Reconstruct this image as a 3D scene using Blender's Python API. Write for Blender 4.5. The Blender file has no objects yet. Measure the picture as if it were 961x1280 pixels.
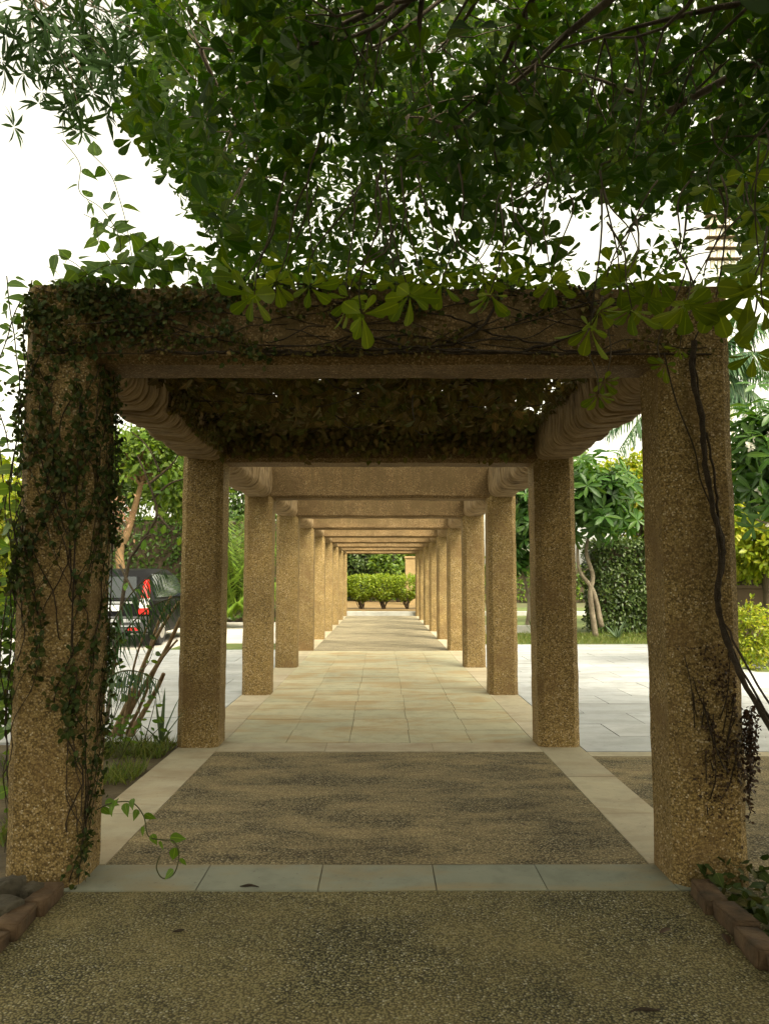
import bpy, bmesh, math, random
import numpy as np
from mathutils import Vector, Matrix, noise as mnoise
R = math.radians
rng = np.random.RandomState(7)
random.seed(7)
SC = bpy.context.scene
COL = SC.collection

# ------------------------------------------------------------------ camera
PITCH = math.atan(85/960.0); CAM = np.array((0.02, 0.0, 1.43)); F = 960.0
cd = bpy.data.cameras.new('camera'); cam = bpy.data.objects.new('camera', cd); COL.objects.link(cam)
cd.sensor_fit = 'HORIZONTAL'; cd.sensor_width = 36; cd.lens = 36*F/961; cd.clip_end = 3000; cd.clip_start = .05
cam.location = CAM; cam.rotation_euler = (math.pi/2+PITCH, 0, -0.00365)
SC.camera = cam
def P(px, py, Y):
    "the point at depth Y seen at pixel px, py of the photograph (961 wide)"
    u = (px-480.5)/F+.00365; v = -(py-640)/F
    yy = math.cos(PITCH)-math.sin(PITCH)*v; zz = math.sin(PITCH)+math.cos(PITCH)*v
    t = Y/yy
    return np.array((CAM[0]+t*u, Y, CAM[2]+t*zz))
def proj(p):
    p = np.asarray(p)-CAM
    c, s = math.cos(PITCH), math.sin(PITCH)
    d = p[..., 1]*c+p[..., 2]*s; w = p[..., 2]*c-p[..., 1]*s
    d = np.where(d < .05, .05, d)
    return 480.5+F*(p[..., 0]/d-.00365), 640-F*w/d, d

# ------------------------------------------------------------------ materials
class NT:
    def __init__(s, name):
        s.m = bpy.data.materials.new(name); s.m.use_nodes = True
        s.t = s.m.node_tree; s.t.nodes.clear()
        s.out = s.n('ShaderNodeOutputMaterial')
    def n(s, typ, **kw):
        x = s.t.nodes.new(typ)
        for k, v in kw.items():
            if k in x.inputs: x.inputs[k].default_value = v
            else: setattr(x, k, v)
        return x
    def l(s, a, b): s.t.links.new(a, b)
    def noise(s, vec, scale, detail=4, rough=.55, dist=0):
        x = s.n('ShaderNodeTexNoise'); x.inputs['Scale'].default_value = scale
        x.inputs['Detail'].default_value = detail; x.inputs['Roughness'].default_value = rough
        x.inputs['Distortion'].default_value = dist
        if vec is not None: s.l(vec, x.inputs['Vector'])
        return x.outputs['Fac']
    def ramp(s, fac, stops, interp='LINEAR'):
        x = s.n('ShaderNodeValToRGB'); cr = x.color_ramp; cr.interpolation = interp
        while len(cr.elements) > 1: cr.elements.remove(cr.elements[-1])
        for i, (p, c) in enumerate(stops):
            e = cr.elements[0] if i == 0 else cr.elements.new(p)
            e.position = p; e.color = (c, c, c, 1) if isinstance(c, (int, float)) else (*c, 1)
        s.l(fac, x.inputs['Fac']); return x.outputs['Color']
    def mix(s, fac, a, b, mode='MIX'):
        x = s.n('ShaderNodeMix', data_type='RGBA', blend_type=mode)
        for i, v in ((0, fac), (6, a), (7, b)):
            if hasattr(v, 'links'): s.l(v, x.inputs[i])
            elif i == 0: x.inputs[0].default_value = v
            else: x.inputs[i].default_value = (*v, 1) if len(v) == 3 else v
        return x.outputs[2]
    def obj(s, scale=None):
        c = s.n('ShaderNodeTexCoord').outputs['Object']
        if scale is None: return c
        mp = s.n('ShaderNodeMapping'); mp.inputs['Scale'].default_value = scale
        s.l(c, mp.inputs['Vector']); return mp.outputs['Vector']
    def geo(s, scale=None):
        c = s.n('ShaderNodeNewGeometry').outputs['Position']
        if scale is None: return c
        mp = s.n('ShaderNodeMapping'); mp.inputs['Scale'].default_value = scale
        s.l(c, mp.inputs['Vector']); return mp.outputs['Vector']
    def island(s): return s.n('ShaderNodeNewGeometry').outputs['Random Per Island']
    def bump(s, h, strength, dist, prev=None):
        b = s.n('ShaderNodeBump'); b.inputs['Strength'].default_value = strength; b.inputs['Distance'].default_value = dist
        s.l(h, b.inputs['Height'])
        if prev is not None: s.l(prev, b.inputs['Normal'])
        return b.outputs['Normal']
    def finish(s, col, rough=.8, normal=None, metal=0, spec=.3):
        b = s.n('ShaderNodeBsdfPrincipled')
        if hasattr(col, 'links'): s.l(col, b.inputs['Base Color'])
        else: b.inputs['Base Color'].default_value = (*col, 1)
        if hasattr(rough, 'links'): s.l(rough, b.inputs['Roughness'])
        else: b.inputs['Roughness'].default_value = rough
        b.inputs['Metallic'].default_value = metal
        b.inputs['Specular IOR Level'].default_value = spec
        if normal is not None: s.l(normal, b.inputs['Normal'])
        s.l(b.outputs[0], s.out.inputs['Surface']); s.b = b
        return s.m
M = {}
def pebble(name, pal, scale, stain=None, streak=False, dust=None, bump=.5, big=1.3, pits=.6, dsc=(.9, 1.6, 1), dr=((.38, 0.0), (.68, .6))):
    "exposed aggregate: every voronoi cell is a pebble of its own colour in a cement matrix"
    t = NT(name); v = t.geo()
    warp = t.n('ShaderNodeTexVoronoi', feature='F1'); warp.inputs['Scale'].default_value = scale
    t.l(v, warp.inputs['Vector'])
    rgb = t.n('ShaderNodeSeparateColor'); t.l(warp.outputs['Color'], rgb.inputs[0])
    c = t.ramp(rgb.outputs[0], pal)
    edge = t.ramp(warp.outputs['Distance'], ((0, 1.0), (.42, .95), (.62, pits), (.9, pits)))
    c = t.mix(1, c, edge, 'MULTIPLY')
    n1 = t.noise(v, big, 6, .6); c = t.mix(.8, c, t.ramp(n1, ((.3, (.62, .6, .56)), (.5, (.95, .94, .92)), (.72, (1.2, 1.15, 1.05)))), 'MULTIPLY')
    if stain:
        n2 = t.noise(v, 2.7, 7, .65, .4)
        c = t.mix(t.ramp(n2, ((.5, 0.0), (.66, .75))), c, stain)
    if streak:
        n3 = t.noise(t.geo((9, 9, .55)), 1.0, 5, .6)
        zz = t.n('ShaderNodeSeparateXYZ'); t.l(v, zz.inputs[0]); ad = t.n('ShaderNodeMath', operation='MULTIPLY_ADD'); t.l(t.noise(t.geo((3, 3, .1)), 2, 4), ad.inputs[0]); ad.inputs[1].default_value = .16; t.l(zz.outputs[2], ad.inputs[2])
        zr = t.ramp(ad.outputs[0], ((0, 0.0), (1, 1.0))); mr = t.n('ShaderNodeMapRange'); mr.inputs[1].default_value = 2.60; mr.inputs[2].default_value = 2.70; t.l(ad.outputs[0], mr.inputs[0])  # runoff streaks end above the bottom strip, its floor bounce painted as paler concrete
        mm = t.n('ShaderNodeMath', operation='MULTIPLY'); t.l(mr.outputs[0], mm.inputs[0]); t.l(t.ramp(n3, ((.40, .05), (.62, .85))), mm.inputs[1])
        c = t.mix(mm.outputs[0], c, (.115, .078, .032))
    if dust:
        n4 = t.noise(t.geo(dsc), 1.5, 8, .68, .35)
        c = t.mix(t.ramp(n4, dr), c, dust); c = t.mix(.55, c, edge, 'MULTIPLY'); c = t.mix(.5, c, t.ramp(t.noise(v, 60, 3, .7), ((.3, .72), (.7, 1.3))), 'MULTIPLY')
    nb = t.bump(edge, bump, .006); nb = t.bump(t.noise(v, 18, 5), .35, .02, nb)
    return t.finish(c, .85, nb, spec=.25)
tan = ((0, (.11, .073, .026)), (.3, (.235, .16, .06)), (.6, (.33, .23, .09)), (.86, (.40, .29, .13)), (.95, (.47, .355, .21)), (1, (.60, .50, .35)))
M['column'] = pebble('pebbled_column_concrete', tan, 120, stain=(.16, .10, .042))
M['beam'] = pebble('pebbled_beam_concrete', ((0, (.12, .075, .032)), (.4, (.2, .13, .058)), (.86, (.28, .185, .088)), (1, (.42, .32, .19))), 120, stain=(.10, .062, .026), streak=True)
M['gravel'] = pebble('aggregate_ground', ((0, (.135, .12, .055)), (.4, (.21, .188, .09)), (.86, (.27, .245, .13)), (1, (.50, .48, .38))), 112, dust=(.31, .25, .11), pits=.3, bump=1.0, dr=((.4, 0.0), (.66, .7)), dsc=(1, 1.2, 1))
M['gravel2'] = pebble('aggregate_ground_worn', ((0, (.12, .098, .054)), (.4, (.2, .165, .092)), (.86, (.28, .235, .14)), (1, (.46, .41, .29))), 95, pits=.35, dust=(.44, .34, .18), bump=.7, dsc=(1.0, 2.3, 1), dr=((.4, 0.0), (.66, .72)))

M['gravel3'] = pebble('aggregate_ground_pale', ((0, (.12, .10, .06)), (.4, (.22, .19, .12)), (.86, (.3, .26, .17)), (1, (.46, .42, .31))), 95, dust=(.44, .375, .25), bump=.6, dsc=(.8, 2, 1))
def rib_mat():
    t = NT('board_marked_concrete'); v = t.geo()
    n = t.noise(t.geo((3, 16, 3)), 1.6, 7, .65, .3)
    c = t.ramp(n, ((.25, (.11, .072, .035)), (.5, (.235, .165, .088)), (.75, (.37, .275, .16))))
    n2 = t.noise(v, 3.2, 6, .6); c = t.mix(t.ramp(n2, ((.52, 0.0), (.72, .8))), c, (.075, .05, .024))
    return t.finish(c, .9, t.bump(t.noise(v, 60, 6, .7), .6, .008), spec=.2)
M['rib'] = rib_mat()
def slab_mat(name, a, b, c3, stain, sfac=.7, rough=.75, bump=.25):
    t = NT(name); v = t.geo()
    c = t.ramp(t.island(), ((0, a), (.5, b), (1, c3)))
    c = t.mix(.75, c, t.ramp(t.noise(v, 5, 8, .68, .3), ((.28, (.68, .68, .66)), (.5, (.98, .98, .97)), (.75, (1.16, 1.14, 1.08)))), 'MULTIPLY')
    c = t.mix(t.ramp(t.noise(t.geo((.8, 2.0, 1)), 1.15, 8, .66, .7), ((.46, 0.0), (.66, sfac))), c, stain)
    c = t.mix(t.ramp(t.noise(v, 34, 3), ((.64, 0.0), (.7, .35))), c, (.1, .085, .06))
    return t.finish(c, rough, t.bump(t.noise(v, 26, 6, .65), bump, .01), spec=.35)
M['slate'] = slab_mat('slate_strip', (.20, .215, .17), (.23, .24, .19), (.25, .25, .195), (.27, .21, .11), 1.0)
M['tile'] = slab_mat('stone_tiles', (.36, .345, .24), (.41, .385, .265), (.44, .40, .27), (.34, .22, .085), .8)
M['border'] = slab_mat('border_stone', (.35, .31, .22), (.42, .37, .26), (.46, .4, .3), (.29, .21, .12), .6)
M['plaza'] = slab_mat('plaza_stone', (.35, .365, .39), (.41, .425, .45), (.46, .47, .49), (.25, .25, .245), .7, .5, .15)
def plain(name, stops, scale, rough=.85, bump=.3, bs=None, det=7, metal=0, spec=.3, aniso=None):
    t = NT(name); v = t.geo(aniso)
    c = t.ramp(t.noise(v, scale, det, .62, .2), stops)
    return t.finish(c, rough, t.bump(t.noise(v, bs or scale*5, 5, .6), bump, .02), metal=metal, spec=spec)
M['mortar'] = plain('joint_mortar', ((.3, (.1, .085, .055)), (.7, (.19, .165, .11))), 8)
M['soil'] = plain('soil', ((.3, (.05, .037, .02)), (.55, (.10, .076, .042)), (.75, (.17, .13, .075))), 3.2, bump=.8)
M['orange_soil'] = plain('orange_soil', ((.3, (.12, .075, .028)), (.7, (.2, .135, .055))), 1.5)
M['ground'] = plain('ground_earth', ((.3, (.05, .06, .025)), (.55, (.09, .09, .04)), (.75, (.15, .125, .07))), .8)
M['lawn'] = plain('lawn_turf', ((.3, (.055, .085, .02)), (.5, (.09, .12, .03)), (.7, (.15, .145, .055))), 1.6, bump=.8, bs=40)
M['road'] = plain('dusty_road', ((.3, (.36, .34, .31)), (.7, (.5, .47, .42))), .9)
M['bark'] = plain('bark', ((.3, (.035, .026, .016)), (.6, (.085, .063, .04)), (.8, (.14, .11, .075))), 9, bump=.9, aniso=(1, 1, .3))
M['paletrunk'] = plain('pale_bark', ((.3, (.12, .095, .065)), (.7, (.27, .225, .165))), 6, bump=.6)
M['ochretrunk'] = plain('ochre_bark', ((.3, (.10, .06, .028)), (.7, (.2, .125, .06))), 5, bump=.6)
M['vine'] = plain('woody_vine_bark', ((.3, (.022, .015, .009)), (.65, (.06, .042, .027)), (.85, (.11, .08, .05))), 22, bump=.8)
M['cane'] = plain('dry_cane', ((.3, (.16, .10, .05)), (.6, (.33, .23, .13)), (.8, (.45, .35, .22))), 14, bump=.5)
M['twig'] = plain('green_twig', ((.3, (.04, .045, .018)), (.7, (.09, .09, .035))), 14)
M['brick'] = plain('old_brick', ((.3, (.04, .03, .018)), (.5, (.10, .062, .034)), (.75, (.155, .105, .06))), 7, bump=.7)
M['stone'] = plain('rubble_stone', ((.3, (.035, .03, .02)), (.7, (.10, .085, .058))), 7, bump=.8)
M['kerb'] = plain('grey_kerb_stone', ((.3, (.3, .3, .28)), (.7, (.43, .43, .4))), 3)
M['wall'] = plain('brown_wall_paint', ((.3, (.05, .034, .02)), (.7, (.09, .062, .038))), 2)
M['post'] = plain('ochre_render', ((.3, (.2, .135, .06)), (.7, (.28, .2, .095))), 2)
M['steel'] = plain('cream_steel', ((.3, (.58, .54, .42)), (.7, (.68, .63, .5))), .4)
M['darksteel'] = plain('weathered_steel', ((.3, (.11, .08, .06)), (.7, (.2, .15, .11))), .6)
def solid(name, col, rough=.5, metal=0, spec=.5, coat=0):
    t = NT(name); c = t.mix(.25, col, t.ramp(t.noise(t.obj(), 6, 4), ((.3, .8), (.7, 1.1))), 'MULTIPLY')
    m = t.finish(c, rough, None, metal, spec); t.b.inputs['Coat Weight'].default_value = coat; return m
M['carpaint'] = solid('black_car_paint', (.005, .005, .006), .5, 0, .1, 0)
M['glass'] = solid('tinted_window', (.02, .026, .03), .06, 0, .5)
M['chrome'] = solid('brushed_chrome', (.62, .63, .65), .28, 1)
M['plasticgrey'] = solid('grey_bumper_plastic', (.035, .036, .038), .6)
M['tyre'] = solid('tyre_rubber', (.018, .018, .018), .85)
M['rim'] = solid('alloy_rim', (.5, .5, .5), .35, .9)
M['redlens'] = solid('red_lamp_lens', (.55, .012, .012), .12, 0, .8)
M['whitelens'] = solid('white_lamp_lens', (.75, .72, .7), .12, 0, .8)
M['plate'] = solid('white_number_plate', (.75, .75, .73), .4)
def leafmat(name, cols, trans=.4, rough=.42, tcol=None, spec=.35):
    t = NT(name); isl = t.island()
    c = t.ramp(isl, [(i/(len(cols)-1), k) for i, k in enumerate(cols)])
    c = t.mix(.6, c, t.ramp(t.noise(t.geo(), 2.2, 3), ((.3, .72), (.7, 1.22))), 'MULTIPLY')
    at = t.n('ShaderNodeAttribute', attribute_name='across'); c = t.mix(1, c, t.ramp(at.outputs['Fac'], ((0, (1.7, 1.55, 1.5)), (.07, (1.6, 1.5, 1.4)), (.13, (.92, .92, .92)), (.6, (1, 1, 1)), (1, (.9, .95, .9)))), 'MULTIPLY')
    b = t.n('ShaderNodeBsdfPrincipled'); t.l(c, b.inputs['Base Color']); b.inputs['Roughness'].default_value = rough
    b.inputs['Specular IOR Level'].default_value = spec
    tr = t.n('ShaderNodeBsdfTranslucent')
    tc = t.mix(1, c, tcol or (1.5, 1.45, .5), 'MULTIPLY'); t.l(tc, tr.inputs['Color'])
    mx = t.n('ShaderNodeMixShader'); mx.inputs[0].default_value = trans
    t.l(b.outputs[0], mx.inputs[1]); t.l(tr.outputs[0], mx.inputs[2]); t.l(mx.outputs[0], t.out.inputs['Surface'])
    return t.m
M['l_canopy'] = leafmat('canopy_leaf', ((.016, .036, .004), (.023, .047, .005), (.032, .058, .006), (.062, .082, .009)), .46, .6, (1.3, 1.6, .3), .15)
M['l_canopy_lit'] = leafmat('lit_canopy_leaf', ((.09, .145, .010), (.13, .185, .014), (.17, .22, .018)), .4, .5, None, .2)  # lighter canopy leaf: light on the low rosettes is put into the colour
M['l_lance'] = leafmat('lance_leaf', ((.014, .032, .009), (.02, .042, .01)), .25, .6, None, .1)
M['l_heart'] = leafmat('heart_leaf', ((.07, .15, .02), (.10, .19, .025), (.15, .23, .03)), .5)
M['l_ivy'] = leafmat('ivy_leaf', ((.022, .038, .010), (.035, .055, .013), (.05, .07, .015), (.075, .065, .022)), .2, .6, None, .15)
M['l_mat'] = leafmat('dry_ivy_leaf', ((.075, .056, .02), (.12, .088, .032), (.085, .095, .026), (.2, .135, .06)), .2, .7, None, .1)
M['l_dark'] = leafmat('dark_leaf', ((.026, .06, .010), (.045, .09, .012), (.07, .115, .016)), .35)
M['l_mid'] = leafmat('mid_leaf', ((.05, .10, .011), (.085, .145, .014), (.13, .185, .02)), .4)
M['l_bright'] = leafmat('bright_leaf', ((.13, .19, .012), (.19, .25, .015), (.26, .30, .02), (.34, .31, .04)), .45)
M['l_hedge'] = leafmat('hedge_leaf', ((.03, .055, .016), (.05, .085, .02), (.08, .115, .026)), .25)
M['l_bush'] = leafmat('bush_leaf', ((.11, .17, .014), (.17, .235, .018), (.25, .30, .024)), .4)
M['l_plum'] = leafmat('plumeria_leaf', ((.025, .07, .012), (.04, .105, .016), (.07, .14, .02)), .35, .4)
M['l_palm'] = leafmat('palm_leaf', ((.025, .07, .03), (.04, .1, .04), (.07, .13, .04)), .25)
M['l_palmy'] = leafmat('young_palm_leaf', ((.09, .17, .02), (.14, .23, .03), (.2, .26, .04)), .4)
M['l_blade'] = leafmat('blade_leaf', ((.07, .11, .06), (.1, .15, .08)), .2)
M['l_grass'] = leafmat('grass_blade', ((.08, .13, .02), (.13, .18, .03), (.2, .19, .07)), .3)
M['l_brown'] = leafmat('dead_leaf', ((.03, .016, .01), (.05, .027, .015), (.085, .05, .027)), .25, tcol=(1.3, 1, .8))
M['l_pink'] = leafmat('dry_flower', ((.38, .22, .13), (.5, .3, .2)), .3, tcol=(1.1, 1, .9))
M['l_white'] = leafmat('white_petal', ((.7, .68, .62), (.8, .78, .72)), .3, tcol=(1, 1, .95))

# ------------------------------------------------------------------ object helpers
def tag(o, label=None, cat=None, group=None, kind=None):
    if label: o['label'] = label
    if cat: o['category'] = cat
    if group: o['group'] = group
    if kind: o['kind'] = kind
    return o
def empty(name, loc, label, cat, group=None, rz=0):
    o = bpy.data.objects.new(name, None); COL.objects.link(o); o.location = [float(a) for a in loc]; o.rotation_euler = (0, 0, rz)
    o.empty_display_size = .2
    bpy.context.view_layer.update()
    return tag(o, label, cat, group)
def link(name, me, mat, parent=None, local=False):
    o = bpy.data.objects.new(name, me); COL.objects.link(o)
    if mat is not None and not me.materials: me.materials.append(mat)
    if parent is not None:
        o.parent = parent
        if not local:
            bpy.context.view_layer.update()
            o.matrix_parent_inverse = parent.matrix_world.inverted()
    return o
def np_mesh(name, V, Q, smooth=False):
    "V (n,3), Q (m,k) with one k"
    me = bpy.data.meshes.new(name); V = np.asarray(V, np.float32); Q = np.asarray(Q, np.int32); m, k = Q.shape
    me.vertices.add(len(V)); me.vertices.foreach_set('co', V.ravel())
    me.loops.add(m*k); me.loops.foreach_set('vertex_index', Q.ravel())
    me.polygons.add(m); me.polygons.foreach_set('loop_start', np.arange(0, m*k, k, dtype=np.int32))
    me.polygons.foreach_set('loop_total', np.full(m, k, np.int32))
    me.update(calc_edges=True)
    if smooth: me.shade_smooth()
    return me
class MB:
    def __init__(s): s.v = []; s.f = []
    def add(s, vs, fs):
        o = len(s.v); s.v += [tuple(map(float, p)) for p in vs]; s.f += [tuple(i+o for i in f) for f in fs]; return s
    def box(s, x0, x1, y0, y1, z0, z1, bottom=True):
        vs = [(x0, y0, z0), (x1, y0, z0), (x1, y1, z0), (x0, y1, z0), (x0, y0, z1), (x1, y0, z1), (x1, y1, z1), (x0, y1, z1)]
        fs = [(4, 5, 6, 7), (0, 1, 5, 4), (1, 2, 6, 5), (2, 3, 7, 6), (3, 0, 4, 7)]
        if bottom: fs.append((3, 2, 1, 0))
        return s.add(vs, fs)
    def rings(s, rings, cap=True, closed=True):
        n = len(rings[0]); vs = [p for r in rings for p in r]; fs = []
        for i in range(len(rings)-1):
            for j in range(n if closed else n-1):
                a, b = i*n+j, i*n+(j+1) % n
                fs.append((a, b, b+n, a+n))
        if cap: fs.append(tuple(range(n-1, -1, -1))); fs.append(tuple((len(rings)-1)*n+j for j in range(n)))
        return s.add(vs, fs)
    def tube(s, pts, rad, n=6):
        pts = [Vector(p) for p in pts]
        if not hasattr(rad, '__len__'): rad = [rad]*len(pts)
        rings = []; up = Vector((.31, .17, .94))
        for i, p in enumerate(pts):
            d = (pts[min(i+1, len(pts)-1)]-pts[max(i-1, 0)])
            if d.length < 1e-6: d = Vector((0, 0, 1))
            d.normalize(); a = d.cross(up)
            if a.length < .05: a = d.cross(Vector((1, 0, 0)))
            a.normalize(); b = d.cross(a); up = -a.cross(d) if False else up
            rings.append([p+(a*math.cos(2*math.pi*k/n)+b*math.sin(2*math.pi*k/n))*rad[i] for k in range(n)])
        return s.rings(rings)
    def build(s, name, mat, parent=None, smooth=False, bevel=0, local=False):
        me = bpy.data.meshes.new(name); me.from_pydata(s.v, [], s.f); me.update()
        if bevel:
            bm = bmesh.new(); bm.from_mesh(me)
            bmesh.ops.bevel(bm, geom=bm.edges[:], offset=bevel, segments=2, affect='EDGES', profile=.6)
            bm.to_mesh(me); bm.free()
        if smooth: me.shade_smooth()
        return link(name, me, mat, parent, local)
def struct(o): o['kind'] = 'structure'; return o
def curve(p0, p1, n=8, wob=.06, sag=0, r=None):
    r = r or random; p0 = Vector([float(a) for a in p0]); p1 = Vector([float(a) for a in p1]); L = (p1-p0).length
    out = []
    o1 = Vector([r.uniform(-1, 1) for _ in range(3)])*wob*L; o2 = Vector([r.uniform(-1, 1) for _ in range(3)])*wob*L
    for i in range(n):
        t = i/(n-1); q = p0.lerp(p1, t)+o1*math.sin(math.pi*t)+o2*math.sin(2*math.pi*t)*.6+Vector((0, 0, sag*L))*math.sin(math.pi*t)
        out.append(q)
    return out
def smoothpath(pts, k=5):
    pts = [Vector([float(a) for a in p]) for p in pts]; out = []
    for i in range(len(pts)-1):
        p0 = pts[max(i-1, 0)]; p1 = pts[i]; p2 = pts[i+1]; p3 = pts[min(i+2, len(pts)-1)]
        for j in range(k):
            t = j/k
            out.append(.5*((2*p1)+(p2-p0)*t+(2*p0-5*p1+4*p2-p3)*t*t+(3*p1-p0-3*p2+p3)*t**3))
    out.append(pts[-1]); return out

# ------------------------------------------------------------------ leaves
# template: rows (t along length, half width); folded along the midrib and curled
def template(rows, fold=.25, curl=.18):
    V = []; Q = []
    for t, w in rows:
        z = -curl*t*t
        V += [(-w, t, z+fold*w), (0, t, z), (w, t, z+fold*w)]
    for i in range(len(rows)-1):
        a = 3*i; Q += [(a, a+1, a+4, a+3), (a+1, a+2, a+5, a+4)]
    return np.array(V, float), np.array(Q, int)
T_OBO = template([(0, .012), (.3, .085), (.6, .20), (.82, .235), (.96, .135), (1, .01)], .22, .22)
T_LAN = template([(0, .01), (.3, .085), (.65, .09), (1, .004)], .3, .25)
T_OVAL = template([(0, .01), (.25, .19), (.55, .25), (.82, .16), (1, .005)], .25, .2)
T_SIMPLE = template([(0, .02), (.45, .26), (1, .01)], .3, .2)
T_HEART = template([(-.08, .12), (.05, .30), (.25, .36), (.6, .24), (.85, .09), (1.05, .004)], .18, .25)
T_IVY = template([(-.05, .1), (.12, .38), (.3, .33), (.5, .34), (.75, .14), (1, .01)], .15, .2)
T_STRIP = template([(0, .012), (.4, .022), (1, .002)], .2, .35)
T_LONG = template([(0, .02), (.3, .1), (.6, .15), (.85, .11), (1, .008)], .28, .3)
T_GRASS = template([(0, .022), (.5, .02), (1, .002)], .2, .5)
def nrm(a): return a/np.maximum(np.linalg.norm(a, axis=-1, keepdims=True), 1e-9)
def _mid(me, N, T):
    a = me.attributes.new('across', 'FLOAT', 'POINT'); a.data.foreach_set('value', np.tile(np.tile(np.array((1, 0, 1), np.float32), len(T[0])//3), N)); return me
def leafmesh(name, T, pos, d, nn, size, wid=1.0):
    V, Q = T; pos = np.asarray(pos, float); N = len(pos); d = nrm(np.asarray(d, float)); nn = np.asarray(nn, float)
    nn = nn-d*np.sum(nn*d, 1, keepdims=True); bad = np.linalg.norm(nn, axis=1) < 1e-3
    nn[bad] = np.cross(d[bad], (.3, .8, .5)); nn = nrm(nn); x = np.cross(d, nn)
    size = np.broadcast_to(np.asarray(size, float), (N,))
    W = (V[None, :, 0, None]*x[:, None]*wid+V[None, :, 1, None]*d[:, None]+V[None, :, 2, None]*nn[:, None])*size[:, None, None]+pos[:, None]
    F_ = (Q[None]+(np.arange(N)*len(V))[:, None, None]).reshape(-1, 4)
    return _mid(np_mesh(name, W.reshape(-1, 3), F_, True), N, T)
def leaves(name, T, pos, d, nn, size, mat, parent=None, wid=1.0): return link(name, leafmesh(name, T, pos, d, nn, size, wid), M[mat], parent)
def rdir(n, up=0.0):
    a = nrm(rng.normal(size=(n, 3))); a[:, 2] += up; return nrm(a)
def whorls(cen, axis, k, size, tilt=.5, r=rng):
    "rosettes of leaflets round an axis"
    n = len(cen); axis = nrm(axis); ref = np.where(np.abs(axis[:, 2:3]) > .9, (1., 0, 0), (0, 0, 1.)); a = nrm(np.cross(axis, ref)); b = np.cross(axis, a)
    pos = []; d = []; nn = []; sz = []
    ph = r.uniform(0, 6.28, n)
    for i in range(k):
        an = ph+2*math.pi*i/k+r.uniform(-.3, .3, n); tl = tilt+r.uniform(-.25, .3, n)
        dd = a*np.cos(an)[:, None]+b*np.sin(an)[:, None]
        v = dd*np.cos(tl)[:, None]+axis*np.sin(tl)[:, None]
        pos.append(cen+v*.015); d.append(v); nn.append(axis*np.cos(tl)[:, None]-dd*np.sin(tl)[:, None]+r.normal(size=(n, 3))*.3); sz.append(size*r.uniform(.65, 1.15, n))
    return np.concatenate(pos), np.concatenate(d), np.concatenate(nn), np.concatenate(sz)

# ================================================================== GROUND
mb = MB(); mb.add([(-400, -200, -.03), (400, -200, -.03), (400, 900, -.03), (-400, 900, -.03)], [(0, 1, 2, 3)]); struct(mb.build('ground', M['ground']))
YF = [3.72+3.0*i for i in range(10)]     # front faces of the ten portals
W2, IN = 1.728, 1.371; CW = W2-IN; ZB, ZT = 2.47, 2.895
def sheet(name, x0, x1, y0, y1, z, mat, n=1):
    m = MB(); m.box(x0, x1, y0, y1, z-.12, z, False); return struct(m.build(name, M[mat]))
sheet('mortar_bed', -W2+.005, W2-.005, YF[0]-.035, 31.05, -.010, 'mortar')
def sheetgrid(name, x0, x1, y0, y1, z, mat, nx, ny, amp):
    m = MB(); vs = []; 
    for j in range(ny+1):
        for i in range(nx+1):
            x = x0+(x1-x0)*i/nx; y = y0+(y1-y0)*j/ny
            vs.append((x, y, z+amp*mnoise.noise((x*1.7, y*1.7, 3))))
    fs = [(j*(nx+1)+i, j*(nx+1)+i+1, (j+1)*(nx+1)+i+1, (j+1)*(nx+1)+i) for j in range(ny) for i in range(nx)]
    m.add(vs, fs); return struct(m.build(name, M[mat], smooth=True))
sheetgrid('front_path', -1.62, 1.62, -6, YF[0]-.03, -.006, 'gravel', 30, 60, .004)
sheetgrid('path', -IN, IN, YF[0]+.30, YF[1]-.16, -.003, 'gravel2', 20, 20, .003)
sheetgrid('far_path', -IN, IN, YF[4]-.03, 31.0, -.003, 'gravel3', 20, 80, .003)
sheetgrid('side_path', W2+.004, 14, 2.9, YF[1]-.16, -.014, 'gravel2', 30, 20, .004)
def slabs(name, rects, z, mat, gap=.004, jit=.0012):
    m = MB()
    for x0, x1, y0, y1 in rects:
        zz = z+random.uniform(-jit, jit); g = gap*random.uniform(.6, 1.3)
        m.box(x0+g, x1-g, y0+g, y1-g, z-.03, zz, False)
    return struct(m.build(name, M[mat]))
xs = [-1.72, -1.42, -.84, -.275, .275, .79, 1.4, 1.72]
slabs('stone_threshold', [(xs[i], xs[i+1], YF[0]-.03, YF[0]+.295) for i in range(len(xs)-1)], 0, 'slate', .003)
b = []
y = YF[0]+.30
while y < 31:
    L = min(random.uniform(.8, 1.15), 31-y)
    b.append((-W2, -IN, y, y+L)); b.append((IN, W2, y, y+L)); y += L+.0001
slabs('border_paving', b, 0, 'border', .003)
b = [(-IN+i*2*IN/3, -IN+(i+1)*2*IN/3, YF[1]-.155, YF[1]+.19) for i in range(3)]
slabs('cross_paving', b, 0, 'border', .002)
b = []; y = YF[1]+.195; j = 0
while y < YF[4]-.05:
    L = min(.565*random.uniform(.97, 1.03), YF[4]-.035-y)
    e = [-IN]+[-IN+.5484*k+random.uniform(-.012, .012) for k in range(1, 5)]+[IN]
    for k in range(5): b.append((e[k], e[k+1], y, y+L))
    y += L; j += 1
slabs('tile_paving', b, 0, 'tile', .0025, .0015)
def plaza(name, x0, x1, y0, y1, keep):
    sheet_ = MB(); m = MB(); y = y0; j = 0
    while y < y1-.05:
        L = min(.62, y1-y); x = x0-(.45 if j % 2 else 0)
        while x < x1:
            a, c = max(x, x0), min(x+.92, x1)
            if c-a > .05 and keep((a+c)/2, y+L/2): m.box(a+.005, c-.005, y+.005, y+L-.005, -.03, -.002+random.uniform(-.002, .002), False)
            x += .92
        y += L; j += 1
    return struct(m.build(name, M['plaza']))
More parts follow.
